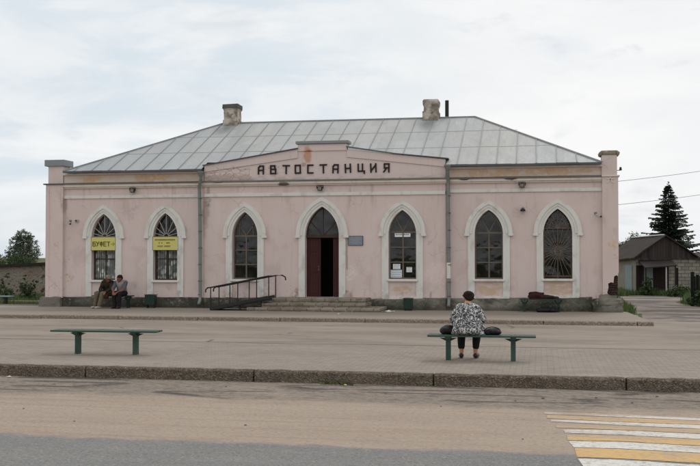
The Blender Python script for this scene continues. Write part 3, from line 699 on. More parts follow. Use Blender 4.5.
def bands():
    def pl(x0, x1, yf, h0, h1):   # plinth, broken where the steps stand
        m = MB()
        n = max(2, int((x1-x0)/.12)); g = []
        for i in range(n+1):
            x = x0+(x1-x0)*i/n; h = h0+(h1-h0)*i/n+.02*mnoise.noise((x*2.3, 0, 0))
            o = .028*mnoise.noise((x*1.9, 4, 0))
            g.append([(x, yf-.09-o, 0), (x, yf-.075-o*.6, h*.55), (x, yf-.06-o*.3, h-.02), (x, yf-.03, h), (x, yf+.05, h+.005)])
        for i in range(n):
            for k in range(4): m.quad(g[i][k], g[i+1][k], g[i+1][k+1], g[i][k+1])
        m.quad(*g[0]); m.quad(*g[-1])
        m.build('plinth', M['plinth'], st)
    pl(-16.13, CX0-.01, YW, .43, .45); pl(CX0, -8.46, YC, .44, .47); pl(-5.4, CX1, YC, .45, .5); pl(CX1+.01, 1.56, YW, .48, .55)
    m = MB()
    for x0, x1, y in ((-16.13, CX0-.005, YW), (CX0, CX1, YC), (CX1+.005, 1.88, YW)):
        d = .05 if x0 > -4 else 0
        m = MB(); m.prism([(x0, 3.80+d), (x1, 3.80+d), (x1, 3.91+d), (x0, 3.91+d)], y-.045, y+.1)
        m.build('string_course', M['trim'], st, bevel=.012)
    m = MB()
    for x0, x1, y in ((-16.13, CX0-.005, YW), (CX0-.04, CX1+.04, YC), (CX1+.005, 1.88, YW)):
        m = MB(); m.box(x0, x1, y-.07, y+.1, 4.15, 4.195); m.box(x0, x1, y-.11, y+.1, 4.198, 4.285)
        m.build('cornice', M['cornice'], st, bevel=.008)
    m = MB()
    for x0, x1, y in ((-16.13, CX0-.045, YW), (CX0-.05, CX1+.05, YC), (CX1+.055, 1.88, YW)):
        n = int((x1-x0)/.5); m = MB()
        for i in range(n):
            a, b = x0+(x1-x0)*i/n, x0+(x1-x0)*(i+1)/n
            s = random.uniform(-.006, .006)
            m.quad((a, y-.15, 4.292+s), (b, y-.15, 4.292-s), (b, y-.15, 4.314-s), (a, y-.15, 4.314+s))
            m.quad((a, y-.15, 4.314+s), (b, y-.15, 4.314-s), (b, y-.005, 4.345), (a, y-.005, 4.345))
            m.quad((a, y-.15, 4.292+s), (b, y-.15, 4.292-s), (b, y-.1, 4.294), (a, y-.1, 4.294))
        m.build('cornice_flashing', M['dullmetal'], st)
    m = MB()
    for x0, x1 in ((-16.13, CX0-.05), (CX1+.06, 1.88)):
        m = MB(); m.box(x0, x1, YW-.035, YW+.05, 4.347, 4.60)
        m.build('frieze', M['frieze'], st)
    m = MB()
    for x0, x1 in ((-16.13, CX0-.05), (CX1+.06, 1.88)):
        m = MB(); m.box(x0, x1, YW-.14, YW+.05, 4.603, 4.675)
        m.build('eaves_moulding', M['cornice'], st, bevel=.012)
bands()

def roof():
    E, X0, X1, Y0, Y1, YR, ZR = 4.715, -16.02, 1.86, 31.66, 41.2, 36.42, 6.88
    A, B = -11.85, -2.32
    k = (ZR-E)/(YR-Y0)
    NY = 32.28
    zf = lambda y: E+(y-Y0)*k
    hl = lambda x: (YR-Y0)/(A-X0)*(x-X0)+Y0
    hr = lambda x: (YR-Y0)/(X1-B)*(X1-x)+Y0
    m = MB()
    def fp(x, y, o=0): return (x, y, zf(y)+o)
    m.quad(fp(X0, Y0), fp(CX0-.03, Y0), fp(CX0-.03, NY), fp(CX0-.03, hl(CX0-.03) if CX0 < A else YR), fp(A, YR))
    m.quad(fp(CX0-.03, NY), fp(CX1+.03, NY), fp(CX1+.03, YR), fp(CX0-.03, YR))
    m.quad(fp(CX1+.03, Y0), fp(X1, Y0), fp(B, YR), fp(CX1+.03, YR), fp(CX1+.03, NY))
    m.quad((X0, Y0, E), (A, YR, ZR), (X0, Y1, E)); m.quad((X1, Y0, E), (X1, Y1, E), (B, YR, ZR))
    m.quad((X0, Y1, E), (A, YR, ZR), (B, YR, ZR), (X1, Y1, E))
    m.quad((X0, Y0, E-.012), (CX0-.03, Y0, E-.012), (CX0-.03, Y1, E-.012), (X0, Y1, E-.012)); m.quad((CX1+.03, Y0, E-.012), (X1, Y0, E-.012), (X1, Y1, E-.012), (CX1+.03, Y1, E-.012))
    m.quad((CX0-.03, NY, E-.012), (CX1+.03, NY, E-.012), (CX1+.03, Y1, E-.012), (CX0-.03, Y1, E-.012))
    m.cur = 1
    x = X0+.4; i = 0
    while x < X1-.25:                       # standing seams
        y0 = NY if CX0-.03 < x < CX1+.03 else Y0
        y1 = min(YR, hl(x), hr(x))
        if y1 > y0+.1:
            m.bar(fp(x, y0, .016), fp(x+random.uniform(-.015, .015), y1, .012), .022, .028, (0, -k, 1))
        x += .62; i += 1
    for y, j in ((33.28, 0), (34.9, 0)):    # flat cross seams
        x = X0+.4
        while x < X1-.9:
            yy = y+random.choice((0, 0, .02, -.02))
            if yy < min(hl(x+.3), hr(x+.3)): m.bar(fp(x+.02, yy, .004), fp(x+.6, yy, .004), .016, .008, (0, -k, 1))
            x += .62
    for a, b in (((X0, Y0, E), (A, YR, ZR)), ((X1, Y0, E), (B, YR, ZR)), ((A, YR, ZR), (B, YR, ZR)), ((X0, Y1, E), (A, YR, ZR)), ((X1, Y1, E), (B, YR, ZR))):
        m.bar((a[0], a[1], a[2]+.02), (b[0], b[1], b[2]+.02), .06, .045)
    for yy in (33.3, 34.95, 36.6, 38.2, 39.8):   # seams of the hip ends
        f = 1-abs(yy-YR)/(YR-Y0)
        m.bar((X0, yy, E+.016), (X0+(A-X0)*f, yy, E+(ZR-E)*f+.016), .026, .04); m.bar((X1, yy, E+.016), (X1+(B-X1)*f, yy, E+(ZR-E)*f+.016), .026, .04)
    rf = m.build('roof', [M['roof'], M['seam']], st)
    m = MB()
    for x0, x1 in ((X0, CX0-.03), (CX1+.03, X1)):
        n = int((x1-x0)/.62); m = MB()
        for i in range(n):
            a, b = x0+(x1-x0)*i/n, x0+(x1-x0)*(i+1)/n
            j = random.uniform(-.008, .008)
            m.box(a, b-.004, Y0-.025, Y0+.03, E-.05+j, E+.012+j)
        m.build('drip_edge', M['darkmetal'], rf)
    # chimneys
    def chim(x0, x1, zt, flare, cap):
        m = MB(); yc = 36.45; d = .3
        prof = [(6.4, 0), (6.98, 0), (7.0, -.03), (7.35, -.03), (7.4, .0), (zt-.13, .0)] if not flare else [(6.4, .0), (7.1, .0), (7.12, -.04), (7.25, -.045), (7.36, -.01), (zt-.06, .0), (zt, -.04)]
        cx, hw = (x0+x1)/2, (x1-x0)/2; rows = []
        for z, o in prof: rows.append([(cx-hw-o, yc-d-o, z), (cx+hw+o, yc-d-o, z), (cx+hw+o, yc+d+o, z), (cx-hw-o, yc+d+o, z)])
        for r, q in zip(rows, rows[1:]):
            for i in range(4): m.quad(r[i], r[(i+1) % 4], q[(i+1) % 4], q[i])
        m.quad(*rows[-1])
        c = m.build('chimney', M['chimney'], rf, jitter=.012, sub=3)
        if cap:
            m = MB(); m.box(cx-hw-.015, cx+hw+.015, yc-d-.015, yc+d+.015, zt-.16, zt)
            m.build('chimney_cap', M['chimcap'], rf, jitter=.02, sub=2)
    chim(-11.79, -11.22, 7.58, False, True); chim(-4.21, -3.62, 7.55, True, False)
    m = MB(); m.tube([(-3.35, 36.5, 6.7), (-3.35, 36.5, 7.53)], .068, 12)
    m.build('stove_pipe', M['black'], rf, smooth=False)
roof()

LET = {   # stroke letters on a 0..1 box
 'А': [((0, 0), (0, .78)), ((0, .78), (.3, 1)), ((.3, 1), (1, 1)), ((1, 1), (1, 0)), ((0, .45), (1, .45))],
 'В': [((0, 0), (0, 1)), ((0, 1), (.85, 1)), ((.85, 1), (.85, .55)), ((0, .55), (1, .55)), ((1, .55), (1, 0)), ((1, 0), (0, 0))],
 'Т': [((0, 1), (1, 1)), ((.5, 1), (.5, 0))],
 'О': [((0, 0), (0, 1)), ((0, 1), (1, 1)), ((1, 1), (1, 0)), ((1, 0), (0, 0))],
 'С': [((1, 1), (0, 1)), ((0, 1), (0, 0)), ((0, 0), (1, 0))],
 'Н': [((0, 0), (0, 1)), ((1, 0), (1, 1)), ((0, .5), (1, .5))],
 'Ц': [((0, 1), (0, .12)), ((0, .12), (1.2, .12)), ((.85, 1), (.85, .12)), ((1.2, .12), (1.2, -.14))],
 'И': [((0, 1), (0, 0)), ((1, 1), (1, 0)), ((0, .12), (1, .88))],
 'Я': [((1, 0), (1, 1)), ((1, 1), (.1, 1)), ((.1, 1), (.1, .5)), ((.1, .5), (1, .5)), ((.55, .5), (0, 0))],
 'Б': [((1, 1), (0, 1)), ((0, 1), (0, 0)), ((0, 0), (1, 0)), ((1, 0), (1, .55)), ((1, .55), (0, .55))],
 'У': [((0, 1), (.55, .42)), ((1, 1), (.2, 0))],
 'Ф': [((.5, -.05), (.5, 1.05)), ((.05, .85), (.95, .85)), ((.95, .85), (.95, .3)), ((.95, .3), (.05, .3)), ((.05, .3), (.05, .85))],
 'Е': [((1, 1), (0, 1)), ((0, 1), (0, 0)), ((0, 0), (1, 0)), ((0, .5), (.8, .5))],
}
def letter(m, ch, x, z, w, h, s, y0, y1, rot=0):
    for a, b in LET[ch]:
        P = []
        for q in (a, b):
            dx, dz = q[0]*w, q[1]*h
            P.append(Vector((x+dx*math.cos(rot)-dz*math.sin(rot), 0, z+dx*math.sin(rot)+dz*math.cos(rot))))
        d = (P[1]-P[0]).normalized(); P[0] -= d*s*.5; P[1] += d*s*.5
        yc = (y0+y1)/2
        m.bar((P[0].x, yc, P[0].z), (P[1].x, yc, P[1].z), s, (y1-y0)*random.uniform(.92, 1.08), (0, 1, 0))

def pediment():
    zb = 4.347; xa, xb = CX0, CX1; bl, br = -7.83, -6.18
    m = MB()
    poly = [(xa, zb), (xb, zb), (xb, 4.93), (br+.005, 5.30), (br, 5.50), (bl, 5.50), (bl-.005, 5.35), (xa, 4.86)]
    m.prism(poly, YC, YC+.36)
    pd = m.build('pediment', M['ped'], st)
    m = MB()
    bands_ = ([(xa, 4.64), (bl, 5.05), (bl, 5.345), (xa, 4.855)], [(br, 5.05), (xb, 4.68), (xb, 4.925), (br, 5.295)], [(bl+.004, 5.275), (br-.004, 5.275), (br-.004, 5.495), (bl+.004, 5.495)])
    for b in bands_: m.prism(b, YC-.035, YC+.01)
    m.build('raised_band', M['ped'], pd, bevel=.006)
    m = MB()
    m.bar((xa-.05, YC+.12, 4.862), (bl+.02, YC+.12, 5.372), .42, .03, (0, 0, 1))
    # right-hand coping has lifted towards the middle
    m.bar((br-.02, YC+.12, 5.395), (-4.6, YC+.12, 5.135), .42, .03, (0, 0, 1)); m.bar((-4.6, YC+.12, 5.135), (xb+.1, YC+.12, 4.945), .42, .03, (0, 0, 1))
    m.build('coping', M['darkmetal'], pd)
    m = MB(); m.box(bl-.06, br+.06, YC-.09, YC+.42, 5.503, 5.60)
    m.build('block_coping', M['greymetal'], pd, bevel=.01)
    m = MB(); m.mesh([(br+.03, YC-.04, 5.30), (-4.7, YC-.04, 5.125), (-4.7, YC-.04, 5.135), (br+.03, YC-.04, 5.375), (br+.03, YC, 5.30), (-4.7, YC, 5.125), (-4.7, YC, 5.135), (br+.03, YC, 5.375)],
                       [(0, 1, 2, 3), (4, 7, 6, 5), (0, 4, 5, 1), (3, 2, 6, 7), (0, 3, 7, 4), (1, 5, 6, 2)])
    m.build('bent_flashing', M['paleflash'], pd)  # near-white colour carries the sky's reflection in the bent metal
    px = [258, 270.7, 283.5, 296.7, 309.3, 320.3, 333.3, 346.3, 358.3, 370.7, 383.5]
    for i, ch in enumerate('АВТОСТАНЦИЯ'):
        m = MB(); x = -9.165+i*.4195
        letter(m, ch, x, 4.555, .165+(.04 if ch == 'Т' else 0), .255, .046, YC-.035, YC-.004, R(random.uniform(-2.5, 2.5)))
        m.build('letter', M['letter'], pd)
pediment()

def pillars():
    for side in (0, 1):
        m = MB()
        if side == 0:
            x0, x1, yf = -16.76, -16.13, 31.88
            m.box(x0, x1, yf, yf+.62, .40, 4.285); m.box(x0-.03, x1-.44, yf+.05, yf+.55, .40, 4.20)
            m.box(x0+.06, x1-.02, yf+.05, yf+.57, 4.285, 4.93)
            # shallow vertical strips
            m.box(x0+.06, x0+.13, yf-.012, yf+.01, .5, 4.2)
        else:
            x0, x1, yf = 1.88, 2.36, 31.86
            prof = [(x0, .5), (2.03, .5), (2.04, .62), (2.01, .7), (2.05, .86), (2.04, .98), (2.13, 1.02), (2.2, 1.0), (2.22, 1.2), (2.29, 1.24), (2.33, 1.21), (2.36, 1.36), (2.36, 4.285), (x0, 4.285)]
            m.prism(prof, yf, yf+.03); m.box(x0, x1, yf+.03, yf+.6, 1.36, 4.285)
            m.box(x0, 2.0, yf+.03, yf+.6, .5, 1.36)
            m.box(x0-.01, x1-.03, yf+.02, yf+.55, 4.285, 4.99)
        p = m.build('corner_pillar', M['pink'], st)
        m = MB()
        if side == 0:
            m.box(x0-.08, x1+.01, yf-.05, yf+.66, 4.288, 4.33)
            m.build('ledge', M['darkmetal'], p)
            m = MB(); m.box(x0-.05, x1+.06, yf-.03, yf+.66, 4.93, 5.15)
            m.build('cap', M['chimcap'] if False else M['greymetal'], p, bevel=.015)
            m = MB(); m.box(x0-.2, x1-.04, yf-.1, yf+.7, .0, .33); m.box(x0-.16, x1-.05, yf-.07, yf+.66, .33, .43)
            m.build('base', M['stonebase'], p, jitter=.03, sub=3)
        else:
            m.box(x0-.02, x1+.045, yf-.04, yf+.62, 4.288, 4.335)
            m.build('ledge', M['cornice'], p, bevel=.01)
            m = MB(); cx, cy, h = (x0+x1)/2-.02, yf+.3, .27
            rows = [[(cx-h-o, cy-h-o, z), (cx+h+o, cy-h-o, z), (cx+h+o, cy+h+o, z), (cx-h-o, cy+h+o, z)] for z, o in ((4.94, -.02), (4.97, .03), (5.03, .045), (5.045, .04), (5.11, -.04))]
            for r, q in zip(rows, rows[1:]):
                for i in range(4): m.quad(r[i], r[(i+1) % 4], q[(i+1) % 4], q[i])
            m.quad(*rows[-1]); m.build('cap', M['step'], p)
            m = MB(); cz, cx = 4.2, 2.12     # small relief star under the ledge
            for k in range(5):
                a = R(90+72*k); m.bar((cx, yf-.008, cz), (cx+.15*math.cos(a), yf-.008, cz+.13*math.sin(a)), .03, .02, (0, 1, 0))
            m.build('relief_star', M['cornice'], p)
            m = MB(); m.box(2.003, 2.33, yf+.05, yf+.58, .45, 1.355)
            for k in range(16):
                zz = .55+.075*(k % 9)+.01; xx = 2.03+.05*(k % 3)+.07*(k//9)
                m.box(xx, xx+.12, yf+.02, yf+.06, zz, zz+.058)
            m.build('exposed_brick', M['redbrick'], p, jitter=.02)
            # rough stone foot of the corner
            m = MB()
            m.box(1.57, 2.47, yf-.16, yf+.7, .0, .5); m.box(1.8, 2.3, yf-.1, yf+.6, .48, .6)
            o = m.build('base', M['plinth'], p, jitter=.09, sub=5)
pillars()

def surround(m, cx, w, zs, za, foot, yf, sill):
    A = arch(cx, w, zs, za); B = arch(cx, w+.215, zs, za+.22)
    def strip(P, Q, y0, y1):
        for (a, b), (c, d) in zip(zip(P, P[1:]), zip(Q, Q[1:])):
            m.quad((a[0], y0, a[1]), (b[0], y0, b[1]), (d[0], y0, d[1]), (c[0], y0, c[1]))
            m.quad((c[0], y0, c[1]), (d[0], y0, d[1]), (d[0], y1, d[1]), (c[0], y1, c[1]))
            m.quad((a[0], y0, a[1]), (b[0], y0, b[1]), (b[0], y1, b[1]), (a[0], y1, a[1]))
    strip(A, B, yf-.045, yf+.02)
    for s in (-1, 1):
        a, b = cx+s*w, cx+s*(w+.215); a, b = min(a, b), max(a, b)
        m.box(a, b, yf-.0448, yf+.02, foot, zs)
    C = arch(cx, w+.175, zs, za+.175); D = arch(cx, w+.3, zs, za+.30)
    strip(C, D, yf-.095, yf+.02)
    C2 = arch(cx, w+.09, zs, za+.09); D2 = arch(cx, w+.18, zs, za+.18)
    strip(C2, D2, yf-.066, yf+.02)
    for s in (-1, 1):
        a, b = cx+s*(w+.16), cx+s*(w+.325); a, b = min(a, b), max(a, b)
        m.box(a, b, yf-.1, yf+.02, zs-.07, zs+.003)
    for P, Q, y0 in ((C, D, yf-.095), (C2, D2, yf-.066)):
        for i in (0, -1):
            p, q = P[i], Q[i]; m.quad((p[0], y0, p[1]), (q[0], y0, q[1]), (q[0], yf+.02, q[1]), (p[0], yf+.02, p[1]))

def inside_arch(cx, w, zs, za, x):
    for p, q in zip(arch(cx, w, zs, za, 20), arch(cx, w, zs, za, 20)[1:]):
        if p[0] <= x <= q[0]: return p[1]+(q[1]-p[1])*(x-p[0])/max(1e-6, q[0]-p[0])
    return zs
def ray_to_arch(cx, w, zs, za, oz, ang):
    t = .02
    while t < 2:
        x, z = cx+t*math.cos(ang), oz+t*math.sin(ang)
        if abs(x-cx) > w or z > inside_arch(cx, w, zs, za, x): break
        t += .01
    return (cx+t*math.cos(ang), oz+t*math.sin(ang))

def opening(i):
    cx, w, zs, za, sill, foot, kind = WIN[i]
    yf = YC if 2 <= i <= 4 else YW
    yy = yf+.15
    A = arch(cx, w, zs, za)
    fm = {'lace': M['brownframe'], 'plain': M['woodframe'], 'door': M['brownframe'], 'notice': M['woodframe'], 'grey': M['woodframe'], 'grille': M['brownframe']}[kind]
    m = MB(); base = sill if kind != 'door' else 2.46
    f = .045
    loop = [(cx-w, base)]+A+[(cx+w, base)]
    cxl = lambda p: (cx+(p[0]-cx)*(1-f/w), base+(p[1]-base)*(1-f/(za-base))+(f if p[1] <= base+.001 else 0))
    inner = [cxl(p) for p in loop]
    n = len(loop)
    for k in range(n):
        a, b, c, d = loop[k], loop[(k+1) % n], inner[(k+1) % n], inner[k]
        m.quad((a[0], yy, a[1]), (b[0], yy, b[1]), (c[0], yy, c[1]), (d[0], yy, d[1]))
        m.quad((d[0], yy, d[1]), (c[0], yy, c[1]), (c[0], yy+.07, c[1]), (d[0], yy+.07, d[1]))
    ztr = {'lace': 2.45, 'plain': 2.50, 'door': 2.46, 'notice': 2.6, 'grey': 2.57, 'grille': 2.68}[kind]
    if kind == 'door': m.box(cx-w, cx+w, yy-.03, yy+.06, 2.43, 2.53)
    else: m.box(cx-w+.03, cx+w-.03, yy+.005, yy+.06, ztr-.03, ztr+.03)
    if kind != 'door':
        m.box(cx-.022, cx+.022, yy+.008, yy+.05, sill+.04, ztr-.03)
        rows = {'lace': (.5,), 'plain': (.34, .67), 'notice': (.36, .68), 'grey': (.36, .68), 'grille': (.5,)}[kind]
        for r in rows:
            z = sill+(ztr-sill)*r
            m.box(cx-w+.03, cx-.022, yy+.01, yy+.045, z-.018, z+.018); m.box(cx+.022, cx+w-.03, yy+.01, yy+.045, z-.018, z+.018)
    if kind in ('plain', 'door', 'notice', 'grey'):
        angs = {'plain': (55, 125), 'door': (48, 90, 132), 'notice': (62, 118), 'grey': (62, 118)}[kind]
        for a in angs:
            p = ray_to_arch(cx, w-.03, zs, za-.04, ztr+.02, R(a)); m.bar((cx, yy+.03, ztr+.02), (p[0], yy+.03, p[1]), .03, .03, (0, 1, 0))
        if kind == 'plain':
            for sx in (-1, 1): m.bar((cx+sx*w*.55, yy+.03, ztr), (cx+sx*w*.5, yy+.03, ztr+.5), .025, .03, (0, 1, 0))
    wn = m.build('window' if kind != 'door' else 'fanlight', fm, st)
    m = MB(); surround(m, cx, w, zs, za, foot, yf, sill)
    if kind != 'door' and i >= 4:
        m.box(cx-w-.2, cx+w+.2, yf-.05, yf+.02, foot-.045, foot+.03)
    m.build('surround', M['trim'], wn)
    if kind != 'door':
        m = MB(); m.box(cx-w-.05, cx+w+.05, yf-.09, yf+.15, sill-.075, sill-.005)
        m.build('sill', M['trim'], wn, bevel=.01)
    m = MB(); m.mesh([(p[0], yy+.035, p[1]) for p in loop], [tuple(range(n))])
    m.build('pane', M['glass'], wn)
    if kind == 'lace':
        m = MB(); g = yy+.07; yb = yf+.05
        for k in range(7):
            a = R(14+152*k/6); p = ray_to_arch(cx, w-.02, zs-.02, za-.02, 2.5, a); q = (cx+.09*math.cos(a), 2.5+.09*math.sin(a))
            m.tube([(q[0], yb, q[1]), (p[0], yb, p[1])], .011, 6)
        m.tube([(cx+.09*math.cos(R(a)), yb, 2.5+.09*math.sin(R(a))) for a in range(0, 181, 20)], .01, 6)
        m.tube([(cx-w, yb, 2.49), (cx+w, yb, 2.49)], .012, 6)
        m.build('grille', M['lattice'], wn)
        m = MB(); k = 40; yc = yf+.205
        xs = [cx-w+.005+(2*w-.01)*q/k for q in range(k+1)]
        for a, b in zip(xs, xs[1:]):
            fa, fb = yc+.012*math.sin(a*42), yc+.012*math.sin(b*42)
            m.quad((a, fa, sill-.05), (b, fb, sill-.05), (b, fb, 2.45), (a, fa, 2.45))
        m.build('curtain', M['lace'], wn, smooth=True)
    if kind == 'grille':
        m = MB(); yb = yf+.05
        for z in (1.2, 1.98, 2.7): m.tube([(cx-w, yb, z), (cx+w, yb, z)], .011, 6)
        for x in (-w+.03, 0, w-.03): m.tube([(cx+x, yb, sill), (cx+x, yb, 2.7)], .010, 6)
        for k in range(7):
            a = R(20+140*k/6); p = ray_to_arch(cx, w-.02, zs, za-.02, 2.72, a); m.tube([(cx, yb, 2.7), (p[0], yb, p[1])], .009, 6)
        for oz, sg in ((1.98, 1), (1.98, -1)):
            for k in range(13):
                a = R(14+152*k/12); c, s = math.cos(a), math.sin(a)*sg
                L = min(.40/max(.05, abs(c)), (.70 if sg > 0 else .76)/max(.05, abs(s)))
                m.tube([(cx+.06*c, yb, oz+.06*s), (cx+L*c, yb, oz+L*s)], .008, 5)
        m.tube([(cx+.1*math.cos(R(a)), yb-.01, 1.98+.14*math.sin(R(a))) for a in range(0, 361, 24)], .014, 6)
        m.tube([(cx+.26*math.cos(R(a)), yb-.005, 2.7+.3*math.sin(R(a))) for a in range(0, 181, 15)], .009, 6)
        m.build('grille', M['rustbar'], wn)
for i in range(7): opening(i)

def door():
    cx, w = WIN[3][0], WIN[3][1]; yd = YC+.2
    def leaf(x0, x1, y0, ang, hinge_left):
        m = MB(); W = x1-x0; z0, z1 = .5, 2.42
        hx = x0 if hinge_left else x1; s = 1 if hinge_left else -1
        def P(u, d, z):   # u along leaf from hinge, d depth
            return (hx+s*(u*math.cos(ang)-d*0)-(d*math.sin(ang)*-0), y0+u*math.sin(ang)+d, z)
        def slab(u0, u1, za, zb, d0, d1):
            vs = [P(u, d, z) for z in (za, zb) for d in (d0, d1) for u in (u0, u1)]
            m.mesh(vs, [(0, 2, 3, 1), (4, 5, 7, 6), (0, 1, 5, 4), (2, 6, 7, 3), (0, 4, 6, 2), (1, 3, 7, 5)])
        slab(0, W, z0, z1, 0, .045)
        for a, b in ((z0+.1, 1.15), (1.3, 1.85), (1.98, z1-.08)):
            slab(.07, W-.07, a, b, -.014, .002)
        d = m.build('door_leaf', M['door'], st)
        m = MB(); u = W-.06
        p = P(u, -.02, 1.5); m.tube([p, (p[0], p[1]-.03, p[2]), (p[0], p[1]-.03, p[2]-.14), (p[0], p[1], p[2]-.14)], .01, 6)
        m.build('handle', M['greymetal'], d)
    leaf(cx-w+.015, cx-w+.475, yd, 0, True)
    leaf(cx+w-.575, cx+w-.015, yd, R(66), False)
    leafx = cx+w-.235
    m = MB(); m.box(leafx, cx+w-.015, yd-.005, yd+.045, .5, 2.42)   # narrow fixed side of the door
    for a, b in ((.62, 1.2), (1.34, 2.3)): m.box(leafx+.05, cx+w-.06, yd-.02, yd-.003, a, b)
    m.build('fixed_leaf', M['door'], st)
door()

def pipe(x, ztop, yf, left):
    m = MB()
    y = yf-.13
    off = -.0
    if left:
        path = [(x+.1, yf-.3, ztop+.28), (x+.1, yf-.27, ztop+.1), (x, y-.03, ztop-.12), (x, y, ztop-.3), (x+.03, y, 2.4), (x+.04, y, .5), (x+.04, y-.02, .36), (x+.04, y-.16, .24)]
    else:
        path = [(x, yf-.3, ztop+.14), (x, yf-.26, ztop-.02), (x, y-.02, ztop-.25), (x, y, ztop-.4), (x+.01, y, 2.4), (x+.02, y, .5), (x+.02, y-.02, .36), (x+.02, y-.16, .24)]
    m.tube(path, .056, 12)
    dp = m.build('downpipe', M['pipe'], st, smooth=True)
    m = MB()
    if not left:
        m2 = MB(); m2.tube([(x+.012, y, 1.12), (x+.012, y, 1.62)], .062, 12); m2.build('sleeve', M['trim'], dp)
    for z in (3.75, 3.2, 2.65, 2.1, 1.55, 1.0, .55):
        m = MB(); m.tube([(x+.025, y, z-.014), (x+.025, y, z+.014)], .066, 12)
        if z in (3.2, 2.1, 1.0): m.box(x-.02, x+.07, y+.06, yf+.01, z-.012, z+.012)
        m.build('pipe_clamp', M['darkmetal'], dp)
    m = MB(); p = path[0]; m.tube([(p[0], p[1], p[2]-.1), (p[0], p[1], p[2]+.04)], .06, 12, .11); m.tube([(p[0], p[1], p[2]+.04), (p[0], p[1], p[2]+.08)], .115, 12)
    m.build('rain_hopper', M['pipe'], dp, smooth=False)
pipe(-11.17, 4.28, YC, True); pipe(-2.89, 4.50, YC+.05, False)

# ------------------------------------------------------------------ fixtures, signs on the facade
def floodlight(x, z, yf, label):
    r = empty('floodlight', (x, yf, z), label, 'floodlight', 'floodlights under the cornice')
    m = MB(); m.box(x-.075, x+.075, yf-.17, yf-.07, z-.065, z+.065); m.build('housing', M['black'], r, bevel=.01)
    m = MB(); m.bar((x-.1, yf-.12, z), (x-.1, yf-.12, z+.1), .015, .03); m.bar((x+.1, yf-.12, z), (x+.1, yf-.12, z+.1), .015, .03); m.bar((x-.1, yf-.12, z+.1), (x+.1, yf-.12, z+.1), .02, .02); m.bar((x, yf-.12, z+.1), (x, yf+.005, z+.1), .03, .02)
    m.build('bracket', M['black'], r)
    m = MB(); m.box(x-.055, x+.055, yf-.178, yf-.168, z-.045, z+.045); m.build('lens', M['lens'], r)
floodlight(-13.59, 4.05, YW, 'small dark floodlight under the cornice between the two left windows')
floodlight(-7.06, 4.03, YC, 'small dark floodlight under the cornice above the entrance door')
floodlight(-.57, 4.05, YW, 'small dark floodlight under the cornice between the two right windows')
r = empty('wall_lamp', (-.55, YW, 3.3), 'dark round cap lamp on bare wall between the two right windows', 'lamp')
m = MB(); m.tube([(-.55, YW-.1, 3.33), (-.55, YW-.1, 3.27)], .05, 12, .075); m.tube([(-.55, YW-.1, 3.27), (-.55, YW-.1, 3.24)], .085, 12); m.build('shade', M['black'], r)
m = MB(); m.tube([(-.55, YW+.005, 3.36), (-.55, YW-.1, 3.36), (-.55, YW-.1, 3.33)], .016, 6); m.build('arm', M['pipe'], r)
def camera_box(x, z, yf, sx, label):
    r = empty('security_camera', (x, yf, z), label, 'camera')
    m = MB(); m.bar((x, yf-.14, z), (x+sx*.14, yf-.3, z-.05), .075, .07); m.build('housing', M['lattice'], r, bevel=.012)
    m = MB(); m.tube([(x, yf+.005, z+.06), (x, yf-.1, z+.05), (x+sx*.03, yf-.17, z)], .014, 6); m.box(x-.04, x+.04, yf-.015, yf+.005, z+.02, z+.1); m.build('bracket', M['pipe'], r)
    m = MB(); m.bar((x+sx*.138, yf-.298, z-.05), (x+sx*.15, yf-.312, z-.054), .055, .05); m.build('lens', M['black'], r)
camera_box(-15.9, 2.98, YW, 1, 'small pale security camera on wall beside the far left window')
camera_box(1.68, 3.1, YW, 1, 'small pale security camera on wall beside the right corner pillar')
r = empty('alarm_box', (-15.66, YW, 3.05), 'tiny pale siren box beside the left security camera', 'siren')
m = MB(); m.box(-15.72, -15.6, YW-.07, YW+.002, 3.0, 3.09); m.build('case', M['lattice'], r, bevel=.01)
m = MB(); m.tube([(-15.66, YW-.068, 3.045), (-15.66, YW-.08, 3.045)], .03, 10); m.build('grill', M['black'], r)

def sign(name, x0, x1, z0, z1, y, mat, label, cat, frame):
    r = empty(name, ((x0+x1)/2, y, z0), label, cat)
    m = MB(); m.box(x0, x1, y-.012, y+.012, z0, z1); m.build('board', mat, r)
    if frame:
        m = MB(); e = .012
        m.box(x0-e, x1+e, y-.018, y+.015, z1, z1+e); m.box(x0-e, x1+e, y-.018, y+.015, z0-e, z0); m.box(x0-e, x0, y-.018, y+.015, z0, z1); m.box(x1, x1+e, y-.018, y+.015, z0, z1)
        m.build('frame', M['black'], r)
    return r
s1 = sign('window_sign', -15.11, -14.235, 2.03, 2.475, YW-.03, M['yellow'], 'yellow buffet sign with one dark word across the leftmost window', 'sign', True)
m = MB(); x = -15.05
for ch in 'БУФЕТ': letter(m, ch, x, 2.175, .085, .14, .026, YW-.052, YW-.0425); x += .132
m.build('lettering', M['signink'], s1)
m = MB(); xa = -14.375
m.bar((xa-.02, YW-.047, 2.245), (xa+.1, YW-.047, 2.245), .02, .008, (0, 1, 0)); m.bar((xa+.11, YW-.047, 2.245), (xa+.05, YW-.047, 2.30), .02, .0085, (0, 1, 0)); m.bar((xa+.11, YW-.047, 2.245), (xa+.05, YW-.047, 2.19), .02, .009, (0, 1, 0))
m.build('arrow', M['signink2'], s1)
s2 = sign('window_sign', -12.88, -11.995, 2.035, 2.48, YW-.03, M['yellow'], 'yellow sign with three faint text lines across the second window from left', 'sign', True)
m = MB()
